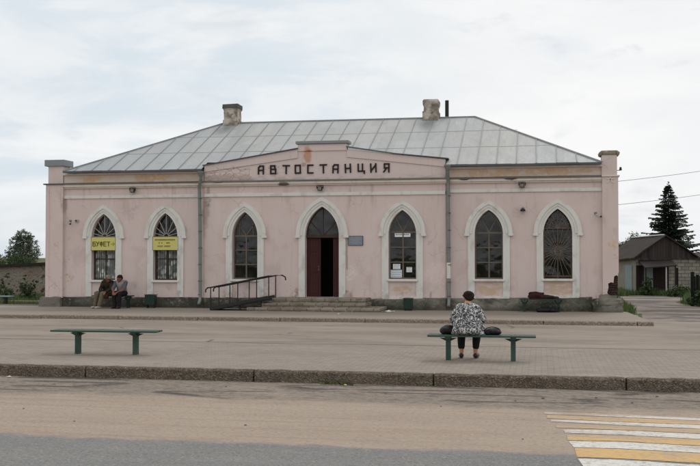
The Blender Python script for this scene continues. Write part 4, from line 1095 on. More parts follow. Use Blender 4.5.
for z, xs0, xs1 in ((2.355, -12.80, -12.04), (2.25, -12.67, -12.27), (2.14, -12.71, -12.26)):   # three lines too blurred to read
    x = xs0
    while x < xs1-.03:
        w = random.uniform(.022, .038); h = .05
        if random.random() > .13:
            m.box(x, x+.01, YW-.047, YW-.0425, z, z+h); m.box(x+w-.01, x+w, YW-.047, YW-.0425, z, z+h)
            q = random.choice((0, .02, .04)); m.box(x+.01, x+w-.01, YW-.047, YW-.0425, z+q, z+q+.01)
        x += w+.014
m.build('lettering', M['signink'], s2)
s3 = sign('plaque', -6.13, -5.665, 2.185, 2.47, YC-.015, M['plaque'], 'small blue grey plaque on the pink wall right of the door', 'plaque', True)
m = MB()
for k, (a, b) in enumerate(((.08, .38), (.05, .42), (.1, .36), (.05, .42), (.14, .32))):
    z = 2.425-.05*k; x = -6.13+a
    while x < -6.13+b-.02:
        w = random.uniform(.02, .05); m.box(x, x+w, YC-.031, YC-.0275, z-.012, z+.004); x += w+.012
m.build('lettering', M['plaqueink'], s3)
r = empty('junction_box', (-6.16, YC, 2.5), 'tiny dark junction box above the corner of the blue grey plaque', 'electrical box')
m = MB(); m.box(-6.215, -6.15, YC-.05, YC+.002, 2.475, 2.53); m.build('case', M['black'], r, bevel=.006)
m = MB(); m.tube([(-6.18, YC-.015, 2.475), (-6.185, YC-.012, 2.0), (-6.18, YC-.012, 1.4)], .007, 6); m.build('conduit', M['pipe'], r)
yp = YC+.17
for (x0, x1, z0, z1, mt, lab, nm) in ((-4.64, -4.13, 2.45, 2.565, 'paper', 'white strip notice with a printed line high in the window right of the door', 'strip_notice'),
    (-4.70, -4.46, 1.41, 1.575, 'paper', 'upper white paper notice at lower left of the window right of the door', 'paper_notice'),
    (-4.775, -4.41, 1.135, 1.385, 'paperblue', 'large pale blue paper notice lowest in the window right of the door', 'paper_notice'),
    (-4.26, -4.08, 1.31, 1.475, 'paper', 'small white paper notice at lower right of the window right of the door', 'paper_notice')):
    r = empty(nm, ((x0+x1)/2, yp-.008, z0), lab, 'notice')
    m = MB(); m.box(x0, x1, yp-.010, yp-.006, z0, z1); m.build('sheet', M[mt], r)
    m = MB(); nl = 1 if nm == 'strip_notice' else 4
    for k in range(nl):
        z = z1-(z1-z0)*(k+.6)/(nl+.2)
        x = x0+.03
        while x < x1-.05:
            w = random.uniform(.02, .05); m.box(x, min(x+w, x1-.02), yp-.0125, yp-.0101, z, z+(.035 if nl == 1 else .014)); x += w+.014
    m.build('print', M['ink'], r)
r = empty('insulator', (2.37, 32.1, 4.56), 'black insulator bracket on right face of the corner pillar', 'insulator')
m = MB(); m.bar((2.34, 32.1, 4.5), (2.46, 32.1, 4.5), .02, .02); m.build('bracket', M['black'], r)
m = MB(); m.tube([(2.45, 32.1, 4.5), (2.45, 32.1, 4.6)], .045, 10, .03); m.build('cup', M['black'], r)

# ------------------------------------------------------------------ steps and ramp
r = empty('entrance_steps', (-7.0, 31.2, .1), 'worn three tier concrete steps below the entrance door', 'steps')
def slab(x0, x1, y0, y1, z0, z1, name):
    m = MB(); n = int((x1-x0)/.16)
    for i in range(n):
        a, b = x0+(x1-x0)*i/n, x0+(x1-x0)*(i+1)/n
        def pr(x):
            j = .012*mnoise.noise((x*3.3, z1*9, 0)); c = .012+.016*abs(mnoise.noise((x*5.1, z1*7, 2)))
            return [(x, y0+j, z0), (x, y0+j, z1-c), (x, y0+j+c, z1), (x, y1, z1), (x, y1, z0)]
        p, q = pr(a), pr(b)
        for k in range(4): m.quad(p[k], q[k], q[k+1], p[k+1])
        if i == 0: m.quad(*p)
        if i == n-1: m.quad(*q)
    return m.build(name, M['step'], r)
slab(-8.44, -5.40, 30.95, YC-.002, .35, .49, 'landing'); slab(-8.73, -5.36, 30.6, YC-.003, .215, .347, 'step'); slab(-9.08, -4.86, 30.28, YC-.004, .06, .212, 'step')

r = empty('access_ramp', (-9.4, 30.9, .1), 'black metal ramp with twin handrails beside the steps left of the door', 'ramp')
m = MB()
m.mesh([(-10.33, 30.5, .11), (-8.45, 30.5, .50), (-8.45, 31.3, .50), (-10.33, 31.3, .11), (-10.33, 30.5, .08), (-8.45, 30.5, .44), (-8.45, 31.3, .44), (-10.33, 31.3, .08)],
       [(0, 1, 2, 3), (7, 6, 5, 4), (0, 4, 5, 1), (1, 5, 6, 2), (2, 6, 7, 3), (3, 7, 4, 0)])
m.bar((-10.36, 30.48, .15), (-8.45, 30.48, .53), .03, .1); m.bar((-10.36, 31.32, .15), (-8.45, 31.32, .53), .03, .1)
m.bar((-8.7, 30.6, .11), (-8.7, 30.6, .42), .05, .05); m.bar((-9.4, 30.6, .11), (-9.4, 30.6, .28), .05, .05)
m.build('ramp_deck', M['black'], r)
for y in (30.48, 31.32):
    m = MB(); xl, xr = -10.33, -8.42
    zt = lambda x: .83+(x-xl)/(xr-xl)*.37
    pts = [(xl-.19, y, zt(xl)-.16), (xl-.185, y, zt(xl)-.07), (xl-.12, y, zt(xl)-.01), (xl, y, zt(xl)), (xr, y, zt(xr)), (xr+.22, y, zt(xr)+.01), (xr+.32, y, zt(xr)-.05), (xr+.335, y, zt(xr)-.15)] if y > 31 else [(xl-.17, y, zt(xl)-.16), (xl-.165, y, zt(xl)-.07), (xl-.1, y, zt(xl)-.01), (xl, y, zt(xl)), (xr, y, zt(xr)), (xr+.1, y, zt(xr))]
    m.tube(pts, .023, 8); h = m.build('handrail', M['black'], r, smooth=True)
    for k in range(4):
        m = MB(); x = xl+(xr-xl)*k/3; m.tube([(x, y, .12+(x-xl)/(xr-xl)*.36), (x, y, zt(x))], .018, 8); m.build('post', M['black'], h)

# ------------------------------------------------------------------ benches
def bench(label, e0=.93, e1=.93):
    r = empty('park_bench', (0, 0, 0), label, 'bench', 'green backless benches on the plaza')
    m = MB(); zs = .445
    pl = [(-e0, -.17), (-e0+.03, -.195), (e1-.03, -.195), (e1, -.17), (e1, -.012), (-e0, -.012)]
    pr = [(x, -y) for x, y in pl]
    m.prism_z(pl, zs-.03, zs); m.prism_z([(x, y) for x, y in reversed(pr)], zs-.03, zs)
    m.box(-.7, .7, -.011, .011, zs-.045, zs-.005)
    m.build('seat', M['green'], r, bevel=.005)
    for x in (-.575, .545):
        m = MB(); m.box(x-.042, x+.042, -.06, .06, -.03, zs-.06); l = m.build('leg', M['green'], r, bevel=.008)
        for sx in (-.1, .1):
            m = MB(); m.tube([(x+sx*.3, sx, zs-.002), (x+sx*.3, sx, zs+.006)], .012, 8); m.build('bolt', M['darkmetal'], l)
        m = MB(); m.box(x-.05, x+.05, -.17, .17, zs-.06, zs-.031)
        for s in (-1, 1): m.mesh([(x+s*.042, -.02, zs-.06), (x+s*.15, -.02, zs-.06), (x+s*.042, -.02, zs-.11), (x+s*.042, .02, zs-.06), (x+s*.15, .02, zs-.06), (x+s*.042, .02, zs-.11)], [(0, 1, 2), (3, 5, 4), (0, 3, 4, 1), (1, 4, 5, 2), (2, 5, 3, 0)])
        m.build('bracket', M['green'], l)
    return r
b1 = bench('empty green backless bench standing alone on the plaza', 1.05, 1.0); b1.location = (-7.9, 17.42, 0); b1.rotation_euler.z = R(2.5)
b2 = bench('green backless bench carrying the seated woman and her bags'); b2.location = (-1.02, 17.55, 0); b2.rotation_euler.z = R(1)

def wall_bench(x0, x1, y, label, z=.1):
    r = empty('wall_bench', ((x0+x1)/2, y, z), label, 'bench')
    m = MB()
    for k in range(3): m.box(x0, x1, y-.2+.14*k, y-.08+.14*k, z+.38, z+.415)
    m.build('seat', M['bin'], r, bevel=.004)
    for x in (x0+.14, x1-.14):
        m = MB(); m.box(x-.04, x+.04, y-.05, y+.05, z-.03, z+.3); m.bar((x, y-.2, z+.36), (x, y+.22, z+.36), .06, .045)
        m.bar((x, y, z+.2), (x-.1, y, z+.36), .05, .04); m.bar((x, y, z+.2), (x+.1, y, z+.36), .05, .04)
        m.build('leg', M['bin'], r)
wall_bench(-14.75, -13.4, 31.45, 'dark bench under the leftmost window where two men sit')
wall_bench(-.64, .66, 31.5, 'dark bench against the plinth near right corner, loaded with bags')

def lump(name, mat, parent, parts, jit=.02, vox=.014, seed=0):
    return blob(name, mat, parent, [('e', c, r) for c, r in parts], vox, 3, jit)

# blobs: overlapping capsules and ellipsoids fused into one skin
def blob(name, mat, parent, shapes, vox=.008, smooth=4, jit=0):
    bm = bmesh.new()
    for s in shapes:
        if s[0] == 'e':
            g = bmesh.ops.create_icosphere(bm, subdivisions=3, radius=1)
            M4 = Matrix.Translation(s[1]) @ (s[3] if len(s) > 3 else Matrix.Identity(4)) @ Matrix.Diagonal((*s[2], 1))
            bmesh.ops.transform(bm, matrix=M4, verts=g['verts'])
        else:
            p, r0, q, r1 = Vector(s[1]), s[2], Vector(s[3]), s[4]
            n = 6
            L = (q-p).length; k = max(2, int(L/(min(r0, r1)*.5))+1)
            d = (q-p).normalized() if L > 1e-6 else Vector((0, 0, 1))
            rot = d.to_track_quat('Z', 'Y').to_matrix().to_4x4()
            g = bmesh.ops.create_cone(bm, cap_ends=True, segments=16, radius1=r0, radius2=r1, depth=max(L, 1e-4))
            bmesh.ops.transform(bm, matrix=Matrix.Translation((p+q)/2) @ rot, verts=g['verts'])
            for c, r in ((p, r0), (q, r1)):
                g = bmesh.ops.create_icosphere(bm, subdivisions=2, radius=r)
                bmesh.ops.translate(bm, vec=c, verts=g['verts'])
    me = bpy.data.meshes.new(name); bm.to_mesh(me); bm.free()
    o = bpy.data.objects.new(name, me); COL.objects.link(o)
    md = o.modifiers.new('r', 'REMESH'); md.mode = 'VOXEL'; md.voxel_size = vox
    if smooth: sm = o.modifiers.new('s', 'SMOOTH'); sm.factor = .5; sm.iterations = smooth
    dg = bpy.context.evaluated_depsgraph_get(); dg.update()
    new = bpy.data.meshes.new_from_object(o.evaluated_get(dg)); o.modifiers.clear(); o.data = new; bpy.data.meshes.remove(me); new.name = name
    if jit:
        for v in new.vertices: v.co += Vector(mnoise.noise_vector(v.co*9))*jit
    new.materials.clear(); new.materials.append(mat)
    new.polygons.foreach_set('use_smooth', [True]*len(new.polygons))
    if parent is not None: o.parent = parent
    return o

def person(label, loc, rot, J, look, mats, build):
    """J: joints in a local frame, x to the person's right, y forward, z up"""
    r = empty('person', loc, label, 'person'); r.rotation_euler.z = rot
    V = lambda k: Vector(J[k])
    S = []
    sk = build.get('stout', 1.0)
    Hc = V('head'); f = Vector(look).normalized(); u = Vector((0, 0, 1)); u = (u-f*u.dot(f)).normalized(); s = f.cross(u)
    rotm = Matrix((s, f, u)).transposed().to_4x4()
    at = lambda a, b, c: Hc+s*a+f*b+u*c
    S += [('e', at(0, -.005, .02), (.076, .094, .09), rotm), ('c', at(0, .025, -.03), .062, at(0, .05, -.085), .036), ('e', at(0, .096, -.022), (.013, .02, .02), rotm), ('e', at(0, .088, -.062), (.024, .012, .012), rotm),
          ('e', at(0, .082, .022), (.05, .014, .012), rotm), ('e', at(.078, -.005, -.012), (.01, .02, .03), rotm), ('e', at(-.078, -.005, -.012), (.01, .02, .03), rotm)]
    S += [('c', V('neck'), .058, Hc-u*.05, .053), ('c', V('chest'), .13*sk, V('neck'), .065), ('c', V('pelvis'), .15*sk, V('chest'), .14*sk)]
    for d in ('R', 'L'):
        S += [('c', V('chest')+(V('sh'+d)-V('chest'))*.4, .085, V('sh'+d), .062), ('c', V('sh'+d), .058*sk, V('el'+d), .043*sk), ('c', V('el'+d), .042*sk, V('wr'+d), .028)]
        S += [('c', V('pelvis'), .13*sk, V('hip'+d), .11*sk), ('c', V('hip'+d), .095*sk, V('kn'+d), .062*sk), ('c', V('kn'+d), .058*sk, V('an'+d), .037)]
        an, to = V('an'+d), V('to'+d)
        S += [('c', an-Vector((0, 0, .03)), .036, to, .026), ('c', an-Vector((0, 0, .04))-(to-an).normalized()*.03, .03, to, .024)]
        # hand: palm, four fingers with a bend, thumb off the side
        w = V('wr'+d); hd = Vector(J['hd'+d]).normalized(); side = Vector(J['hs'+d]).normalized(); side = (side-hd*side.dot(hd)).normalized(); dn = hd.cross(side).normalized()
        if dn.z > 0: dn = -dn
        S += [('c', w, .026, w+hd*.05+side*.016, .02), ('c', w+hd*.03-side*.016, .019, w+hd*.075-side*.02, .016), ('c', w+hd*.03+side*.014, .018, w+hd*.075+side*.022, .016)]
        for k, ln in enumerate((.062, .072, .068, .052)):
            b0 = w+hd*.08+side*(.03-.02*k); b1 = b0+hd*ln*.5+dn*.008; b2 = b1+hd*ln*.35+dn*.026
            S += [('c', b0, .0095, b1, .009), ('c', b1, .009, b2, .0078)]
        t0 = w+hd*.03+side*.03; t1 = t0+side*.028+hd*.03; t2 = t1+hd*.028+side*.004
        S += [('c', t0, .013, t1, .011), ('c', t1, .011, t2, .009)]
    body = blob('body', mats['skin'], r, S, .0055, 3)
    for sg in (-1, 1):
        m = MB(); o = blob('eye', M['eye'], r, [('e', at(sg*.032, .083, .0), (.012, .008, .007), rotm)], .003, 0)
    blob('mouth', M['lips'], r, [('e', at(0, .094, -.064), (.022, .008, .005), rotm)], .003, 0)
    ctx = dict(V=V, at=at, rotm=rotm, J=J, r=r, sk=sk, s=s, f=f, u=u)
    build['clothes'](ctx)
    return r

def woman_clothes(c):
    V, at, r = c['V'], c['at'], c['r']
    B = [('e', (0, .01, .53), (.27, .2, .1)), ('e', (0, .0, .64), (.25, .195, .17)), ('e', (0, .02, .79), (.205, .17, .19)), ('e', (0, .045, .88), (.165, .13, .12)), ('c', (-.09, .06, .925), .07, (.09, .06, .925), .07), ('c', (0, .07, .95), .075, (0, .085, .99), .062)]
    for d, sg in (('R', 1), ('L', -1)):
        B += [('c', V('sh'+d), .082, V('el'+d)+Vector((0, -.01, .03)), .078), ('c', V('el'+d)+Vector((0, 0, .03)), .076, V('el'+d)+Vector((-sg*.02, .05, .0)), .074)]
    B += [('c', (-.2, .16, .56), .1, (.2, .16, .56), .1), ('c', (-.25, -.02, .478), .04, (.25, -.02, .478), .04)]
    blob('blouse', M['blouse'], r, B, .009, 3, .012)
    T = [('c', V('pelvis')+Vector((0, .04, -.02)), .13, V('hipR'), .118), ('c', V('pelvis')+Vector((0, .04, -.02)), .13, V('hipL'), .118)]
    for d in 'RL':
        T += [('c', V('hip'+d), .115, V('kn'+d), .088), ('c', V('kn'+d), .086, V('kn'+d)*.25+V('an'+d)*.75, .062)]
    blob('trousers', M['blacktrouser'], r, T, .009, 3, .004)
    for d in 'RL':
        a, t = V('an'+d), V('to'+d)
        blob('shoe', M['blackshoe'], r, [('c', a+Vector((0, -.035, -.045)), .044, t+Vector((0, .01, .0)), .04), ('c', a+Vector((0, -.03, -.058)), .036, t+Vector((0, .02, -.012)), .03)], .006, 2)
    H = [('e', at(0, -.018, .03), (.088, .098, .086), c['rotm']), ('e', at(0, -.06, -.02), (.074, .052, .06), c['rotm']), ('e', at(0, -.06, .05), (.07, .06, .058), c['rotm']), ('e', at(.06, -.03, .03), (.042, .06, .05), c['rotm']), ('e', at(-.055, -.03, .035), (.04, .06, .05), c['rotm'])]
    rnd = random.Random(5)
    for k in range(46):     # short locks give the cut a broken outline
        q, e = rnd.uniform(0, 6.28), rnd.uniform(-.5, 1.45)
        d = (math.cos(q)*math.cos(e), math.sin(q)*math.cos(e), math.sin(e))
        if d[1] > .55 and d[2] < .5: continue
        p0 = at(d[0]*.08, -.02+d[1]*.088, .028+d[2]*.08)
        p1 = at(d[0]*.094+rnd.uniform(-.02, .02), -.03+d[1]*.1, .022+d[2]*.092-.018)
        H.append(('c', p0, .013, p1, .007))
    blob('hair', M['darkhair'], r, H, .0055, 1, .006)
JW = dict(pelvis=(0, .02, .6), chest=(0, .05, .84), neck=(0, .075, .985), head=(.005, .135, 1.088),
          shR=(.145, .06, .905), shL=(-.145, .06, .905), elR=(.245, .07, .69), elL=(-.25, .09, .69), wrR=(.14, .28, .60), wrL=(-.18, .28, .585),
          hdR=(-.35, .9, -.25), hdL=(.35, .9, -.25), hsR=(-1, -.2, 0), hsL=(1, -.2, 0), hipR=(.11, .08, .565), hipL=(-.11, .08, .565), knR=(.15, .47, .52), knL=(-.13, .45, .52),
          anR=(.12, .42, .1), anL=(-.125, .4, .1), toR=(.15, .56, .042), toL=(-.14, .54, .042))
person('stout woman in black and white leaf print blouse seated with her back turned', (-1.255, 17.5, 0), R(2), JW, (-.35, 1, -.3), {'skin': M['skin']}, dict(stout=1.12, clothes=woman_clothes))

def man_clothes(top, sleeves, trousers, shoe, cap, hairmat, longsleeve):
    def go(c):
        V, at, r = c['V'], c['at'], c['r']
        p, ch, nk = V('pelvis'), V('chest'), V('neck')
        side = (V('shR')-V('shL')).normalized()
        B = [('c', p+Vector((0, 0, .02)), .165, p.lerp(ch, .5), .165), ('c', p.lerp(ch, .5), .162, ch, .158), ('c', ch-side*.07, .125, ch+side*.07, .125), ('c', V('shL'), .08, V('shR'), .08), ('c', ch, .1, nk-(nk-ch)*.15, .075)]
        S2 = []
        for d in 'RL':
            S2 += [('c', V('sh'+d), .078, V('el'+d), .062)]
            if longsleeve: S2 += [('c', V('el'+d), .06, V('el'+d).lerp(V('wr'+d), .88), .044)]
        if sleeves is top: blob('jacket', top, r, B+S2, .009, 3, .008)
        else:
            blob('shirt', top, r, B, .009, 3, .006)
            for d, k in (('R', 0), ('L', 1)): blob('sleeve', sleeves, r, S2[k*len(S2)//2:(k+1)*len(S2)//2], .009, 3, .005)
        T = []
        for d in 'RL': T += [('c', p+Vector((0, .02, -.02)), .14, V('hip'+d), .115), ('c', V('hip'+d), .11, V('kn'+d), .083), ('c', V('kn'+d), .082, V('an'+d)+Vector((0, 0, .02)), .062)]
        blob('trousers', trousers, r, T, .009, 3, .006)
        for d in 'RL':
            a, t = V('an'+d), V('to'+d); k = (t-a); k.z = 0; k.normalize()
            blob('shoe', shoe, r, [('c', a-k*.045+Vector((0, 0, -.045)), .042, t+k*.01, .038), ('c', a-k*.04+Vector((0, 0, -.065)), .033, t+k*.02+Vector((0, 0, -.012)), .028)], .007, 2)
        if cap:
            blob('cap', cap, r, [('e', at(0, -.008, .065), (.088, .105, .062), c['rotm']), ('e', at(0, .1, .045), (.06, .07, .012), c['rotm'])], .006, 2)
            blob('hair', hairmat, r, [('e', at(0, -.035, .01), (.083, .08, .06), c['rotm'])], .007, 2, .006)
        else:
            blob('hair', hairmat, r, [('e', at(0, -.02, .045), (.086, .098, .082), c['rotm']), ('e', at(0, -.05, .0), (.082, .07, .06), c['rotm'])], .006, 2, .01)
    return go
# men on the bench, local y points away from the wall; both lean towards each other
JM1 = dict(pelvis=(-.06, .02, .52), chest=(-.14, .13, .80), neck=(-.17, .2, .90), head=(-.19, .26, .985),
           shR=(.02, .13, .86), shL=(-.3, .18, .85), elR=(.05, .33, .62), elL=(-.33, .36, .64), wrR=(-.08, .46, .55), wrL=(-.22, .52, .54),
           hdR=(-.5, .7, -.3), hdL=(.1, .8, -.4), hsR=(-.6, -.6, 0), hsL=(.8, -.3, 0), hipR=(.05, .08, .49), hipL=(-.15, .08, .49), knR=(.12, .47, .49), knL=(-.1, .5, .48),
           anR=(.15, .52, .09), anL=(-.02, .58, .09), toR=(.19, .65, .04), toL=(.02, .72, .04))
person('seated man in camouflage jacket, white cap and khaki trousers leaning to his neighbour', (-14.33, 31.45, .1), math.pi, JM1, (-.6, .75, -.3), {'skin': M['tanskin']}, dict(clothes=man_clothes(M['camo'], M['camo'], M['khaki'], M['whiteshoe'], M['whitecap'], M['darkhair'], True)))
JM2 = dict(pelvis=(.08, .02, .52), chest=(.08, .13, .80), neck=(.08, .2, .90), head=(.075, .26, .985),
           shR=(.24, .15, .85), shL=(-.08, .13, .86), elR=(.26, .38, .63), elL=(-.12, .36, .62), wrR=(.16, .55, .54), wrL=(.02, .54, .54),
           hdR=(-.3, .7, -.4), hdL=(.4, .7, -.4), hsR=(-.8, -.3, 0), hsL=(.8, -.5, 0), hipR=(.16, .08, .49), hipL=(-.02, .08, .49), knR=(.17, .5, .49), knL=(-.02, .5, .49),
           anR=(.13, .5, .09), anL=(-.02, .5, .09), toR=(.16, .64, .04), toL=(-.02, .64, .04))
person('bareheaded dark haired man in pale shirt and dark trousers seated on wall bench', (-13.66, 31.45, .1), math.pi, JM2, (.6, .75, -.3), {'skin': M['tanskin']}, dict(clothes=man_clothes(M['palecloth'], M['greycloth'], M['blacktrouser'], M['blackshoe'], None, M['darkhair'], False)))

# ------------------------------------------------------------------ bags, bins, litter
def pile(loc, label, name, mat, shapes, jit=.02):
    r = empty(name, loc, label, 'bag')
    blob('cloth', mat, r, shapes, .012, 2, jit)
def handbag(loc, label, w, d, h, mat, strap, seed):
    r = empty('handbag' if strap else 'shopping_bag', loc, label, 'bag')
    blob('pouch', mat, r, [('e', (0, 0, h*.42), (w*.5, d*.5, h*.42)), ('e', (-w*.25, 0, h*.33), (w*.25, d*.45, h*.33)), ('e', (w*.26, .0, h*.34), (w*.24, d*.45, h*.34)), ('e', (w*.08, 0, h*.7), (w*.3, d*.3, h*.25))], .009, 2, .022)
    if strap:
        m = MB(); m.tube([(w*.42*math.cos(R(a)), -d*.3, h*.6+h*.5*math.sin(R(a))) for a in range(0, 181, 15)], .009, 6)
        o = m.build('strap', mat); o.parent = r
    return r
handbag((-1.62, 17.6, .445), 'dark brown handbag on the bench at the seated woman\'s left', .24, .22, .17, M['bag'], False, 1)
handbag((-.83, 17.6, .445), 'black leather handbag with strap on the bench at the seated woman\'s right', .32, .2, .125, M['bag'], True, 2)
pile((-.13, 31.45, .515), 'maroon bag slumped on the dark bench near the right corner', 'travel_bag', M['maroon'],
     [('c', (-.19, -.05, .05), .055, (.17, -.05, .05), .05), ('c', (-.2, .06, .06), .06, (.15, .05, .07), .06), ('c', (-.19, 0, .14), .06, (.19, 0, .15), .045), ('c', (-.15, .03, .17), .045, (.05, .03, .165), .04), ('e', (0, 0, .09), (.24, .12, .08))], .025)
pile((.28, 31.45, .515), 'dark brown bundle lying beside the maroon bag on the bench', 'bundle', M['darkcloth'],
     [('c', (-.2, -.03, .045), .045, (.24, -.02, .035), .035), ('c', (-.22, .05, .07), .055, (.1, .05, .055), .04), ('e', (.05, 0, .045), (.2, .12, .04)), ('c', (.12, -.08, .03), .028, (.3, -.1, .0), .02)], .025)
pile((.17, 31.35, .1), 'black bag shape mostly standing in for the shadow under the loaded bench', 'shadow_sack', M['bag'],  # mostly the dark shadow below the seat, modelled as a bag
     [('c', (-.28, 0, .06), .06, (.3, 0, .055), .055), ('c', (-.12, .05, .11), .07, (.22, .04, .12), .06), ('e', (-.02, -.03, .07), (.3, .13, .07)), ('c', (.3, 0, .09), .05, (.38, -.03, .15), .025)], .025)
handbag((-14.15, 31.02, .42), 'dark red bag held on the lap of the man in camouflage', .2, .17, .2, M['redbag'], False, 6)

def bin_(x0, x1, y, z0, z1, label):
    r = empty('litter_bin', ((x0+x1)/2, y, z0), label, 'bin', 'dark green litter bins by the wall')
    m = MB(); n = 6; w = (x1-x0)
    m.box(x0+.01, x1-.01, y-.14, y+.14, z0+.02, z1-.01)
    for i in range(n):
        a = x0+w*i/n; m.box(a+.006, a+w/n-.006, y-.155, y-.138, z0+.03, z1)
    m.build('body', M['bin'], r)
    m = MB(); m.box(x0-.01, x1+.01, y-.165, y-.135, z1, z1+.02); m.box(x0-.01, x1+.01, y+.135, y+.165, z1, z1+.02); m.box(x0-.01, x0+.02, y-.135, y+.135, z1, z1+.02); m.box(x1-.02, x1+.01, y-.135, y+.135, z1, z1+.02)
    m.build('rim', M['bin'], r)
    for xa in (x0+.03, x1-.06):
        m = MB(); m.box(xa, xa+.03, y-.05, y+.05, .08, z0+.02); m.build('leg', M['black'], r)
bin_(-12.94, -12.61, 31.55, .19, .53, 'slatted dark green litter bin below the second window from left')
bin_(-4.29, -4.0, 31.6, .13, .47, 'dark green litter bin below the window with paper notices')

r = empty('litter', (-4.75, 30.75, .1), 'torn white plastic sheeting lying on the pavement right of the steps', 'litter')
m = MB()
for i in range(10):
    a, b = -5.02+.055*i, -5.02+.055*(i+1)
    h = lambda x, s: .1+.012+.09*max(0, mnoise.noise((x*7, s, 1)))+(.06 if x < -4.9 else 0)*(s == 2)
    for s in range(4):
        m.quad((a, 30.62+.06*s, h(a, s)), (b, 30.62+.06*s, h(b, s)), (b, 30.68+.06*s, h(b, s+1)), (a, 30.68+.06*s, h(a, s+1)))
o = m.build('sheet', M['plastic'], r, smooth=True)
sl = o.modifiers.new('t', 'SOLIDIFY'); sl.thickness = .004
def scrap(x, y, z, s, mat, name, label, cat, group=None):
    m = MB(); n = 7
    m.mesh([(x+s*random.uniform(.5, 1)*math.cos(2*math.pi*i/n), y+s*.7*random.uniform(.5, 1)*math.sin(2*math.pi*i/n), z+random.uniform(.004, .25*s+.01)) for i in range(n)]+[(x, y, z+.2*s+.01)], [(i, (i+1) % n, n) for i in range(n)])
    o = m.build(name, mat); o.modifiers.new('t', 'SOLIDIFY').thickness = .003
    return tag(o, label, cat, group)
scrap(-8.55, 15.08, RZ, .055, M['plastic'], 'paper_scrap', 'white paper scrap by the front kerb at far left', 'litter')
scrap(-2.95, 15.12, RZ, .04, M['yellow'], 'leaf_scrap', 'yellow scrap lying among the weeds at the front kerb', 'litter')
scrap(-5.9, 29.2, .1, .06, M['plastic'], 'paper_scrap', 'white paper scrap on the pavement in front of the steps', 'litter')
def pebble(x, y, z, s):
    bm = bmesh.new(); bmesh.ops.create_icosphere(bm, subdivisions=2, radius=s)
    for v in bm.verts: v.co *= 1+.35*mnoise.noise(v.co/s*1.4+Vector((x, y, 0))); v.co.z *= .6
    me = bpy.data.meshes.new('pebble'); bm.to_mesh(me); bm.free(); me.materials.append(M['stone'])
    o = bpy.data.objects.new('pebble', me); COL.objects.link(o); o.location = (x, y, z+s*.4)
    tag(o, 'small grey pebble lying on the dusty roadside below the front kerb', 'pebble', 'pebbles on the dusty roadside')
for x, y, s in ((-6.6, 12.0, .02), (.02, 14.2, .035), (-.35, 13.9, .022), (1.2, 14.0, .028), (.75, 14.4, .03), (-1.3, 13.2, .02), (-3.4, 11.3, .025), (-4.7, 14.6, .025), (-2.2, 14.3, .03), (-7.4, 14.4, .02), (1.6, 14.7, .03), (-.2, 11.0, .018), (-5.5, 11.2, .018)): pebble(x, y, RZ, s*.62)

# ------------------------------------------------------------------ vegetation
def leaf(m, p, s, nrm=None):
    d = Vector((random.gauss(0, 1), random.gauss(0, 1), random.gauss(0, .7))).normalized()
    e = d.cross(Vector((random.gauss(0, 1), random.gauss(0, 1), random.gauss(0, 1)))).normalized()
    a = s*random.uniform(.6, 1.3); b = a*random.uniform(.4, .7)
    m.quad(p-d*a, p+e*b, p+d*a, p-e*b)
def crown_tree(name, loc, label, cat, blobs, n, size, trunk_h, trunk_r, mats, group=None, stems=1):
    r = empty(name, loc, label, cat, group); L = Vector(loc)
    m = MB(); tot = sum(b[1]**2 for b in blobs)
    for c, rad, sq in blobs:
        k = int(n*rad**2/tot)
        # twigs: leaves gather in small clumps so gaps stay open
        for q in range(max(3, k//14)):
            d = Vector((random.gauss(0, 1), random.gauss(0, 1), random.gauss(0, 1))).normalized()*rad*random.random()**.4
            d.z *= sq; cc = L+Vector(c)+d; m.cur = 0 if random.random() < .58 else 1
            for w in range(14):
                leaf(m, cc+Vector((random.gauss(0, 1), random.gauss(0, 1), random.gauss(0, .7)))*rad*.13, size)
    m.build('crown', mats, r)
    m = MB()
    top = Vector(blobs[0][0])
    for s in range(stems):
        ox = (s-(stems-1)/2)*trunk_r*3
        m.tube([L+Vector((ox, 0, -.1)), L+Vector((ox*1.1, .02, trunk_h*.5)), L+Vector((ox*1.4+top.x*.5, 0, trunk_h)), L+Vector((top.x+ox, top.y, top.z))], trunk_r, 8, trunk_r*.3)
    for c, rad, sq in blobs[1:]:
        m.tube([L+Vector((top.x*.3, 0, trunk_h*.7)), L+Vector(c)*.6+Vector((0, 0, trunk_h*.3)), L+Vector(c)], trunk_r*.45, 6, trunk_r*.12)
    m.build('trunk', M['bark'], r)
    return r
# birch left of the building
bl = [((.1, 0, 4.2), .7, 1.0), ((-.9, .2, 3.2), .8, 1), ((1.0, 0, 3.2), .8, 1.0), ((0, .1, 3.2), 1.0, 1), ((-1.4, 0, 2.3), .75, .9), ((1.4, 0, 2.2), .75, .9), ((0, 0, 2.1), 1.2, .8), ((-.4, 0, 3.9), .6, 1), ((.7, .1, 3.9), .6, 1.0), ((-1.0, 0, 1.5), .8, .7), ((1.0, 0, 1.5), .8, .7)]
crown_tree('birch_tree', (-56.0, 101.3, 0), 'round leafy birch behind the stone wall left of the building', 'tree', bl, 10500, .08, 1.3, .14, [M['leafA'], M['leafB']])
crown_tree('bush', (-45.2, 80, -.3), 'dark hedge bush at left picture edge behind the stone wall', 'bush', [((0, 0, 1.2), 1.4, .9), ((-1.8, 0, 1.3), 1.3, .9), ((1.1, 0, 1.3), 1.1, .9)], 4500, .085, .4, .08, [M['leafC'], M['leafD']], None, 3)
crown_tree('bush', (-41.3, 82, -.3), 'dark bush between the birch and the pink left pillar', 'bush', [((0, 0, 1.3), 1.0, 1), ((.9, 0, 1.5), .9, 1.1), ((-1, 0, 1.0), .8, .9), ((1.8, .5, 1.6), 1, 1)], 4500, .085, .4, .08, [M['leafC'], M['leafD']], None, 3)
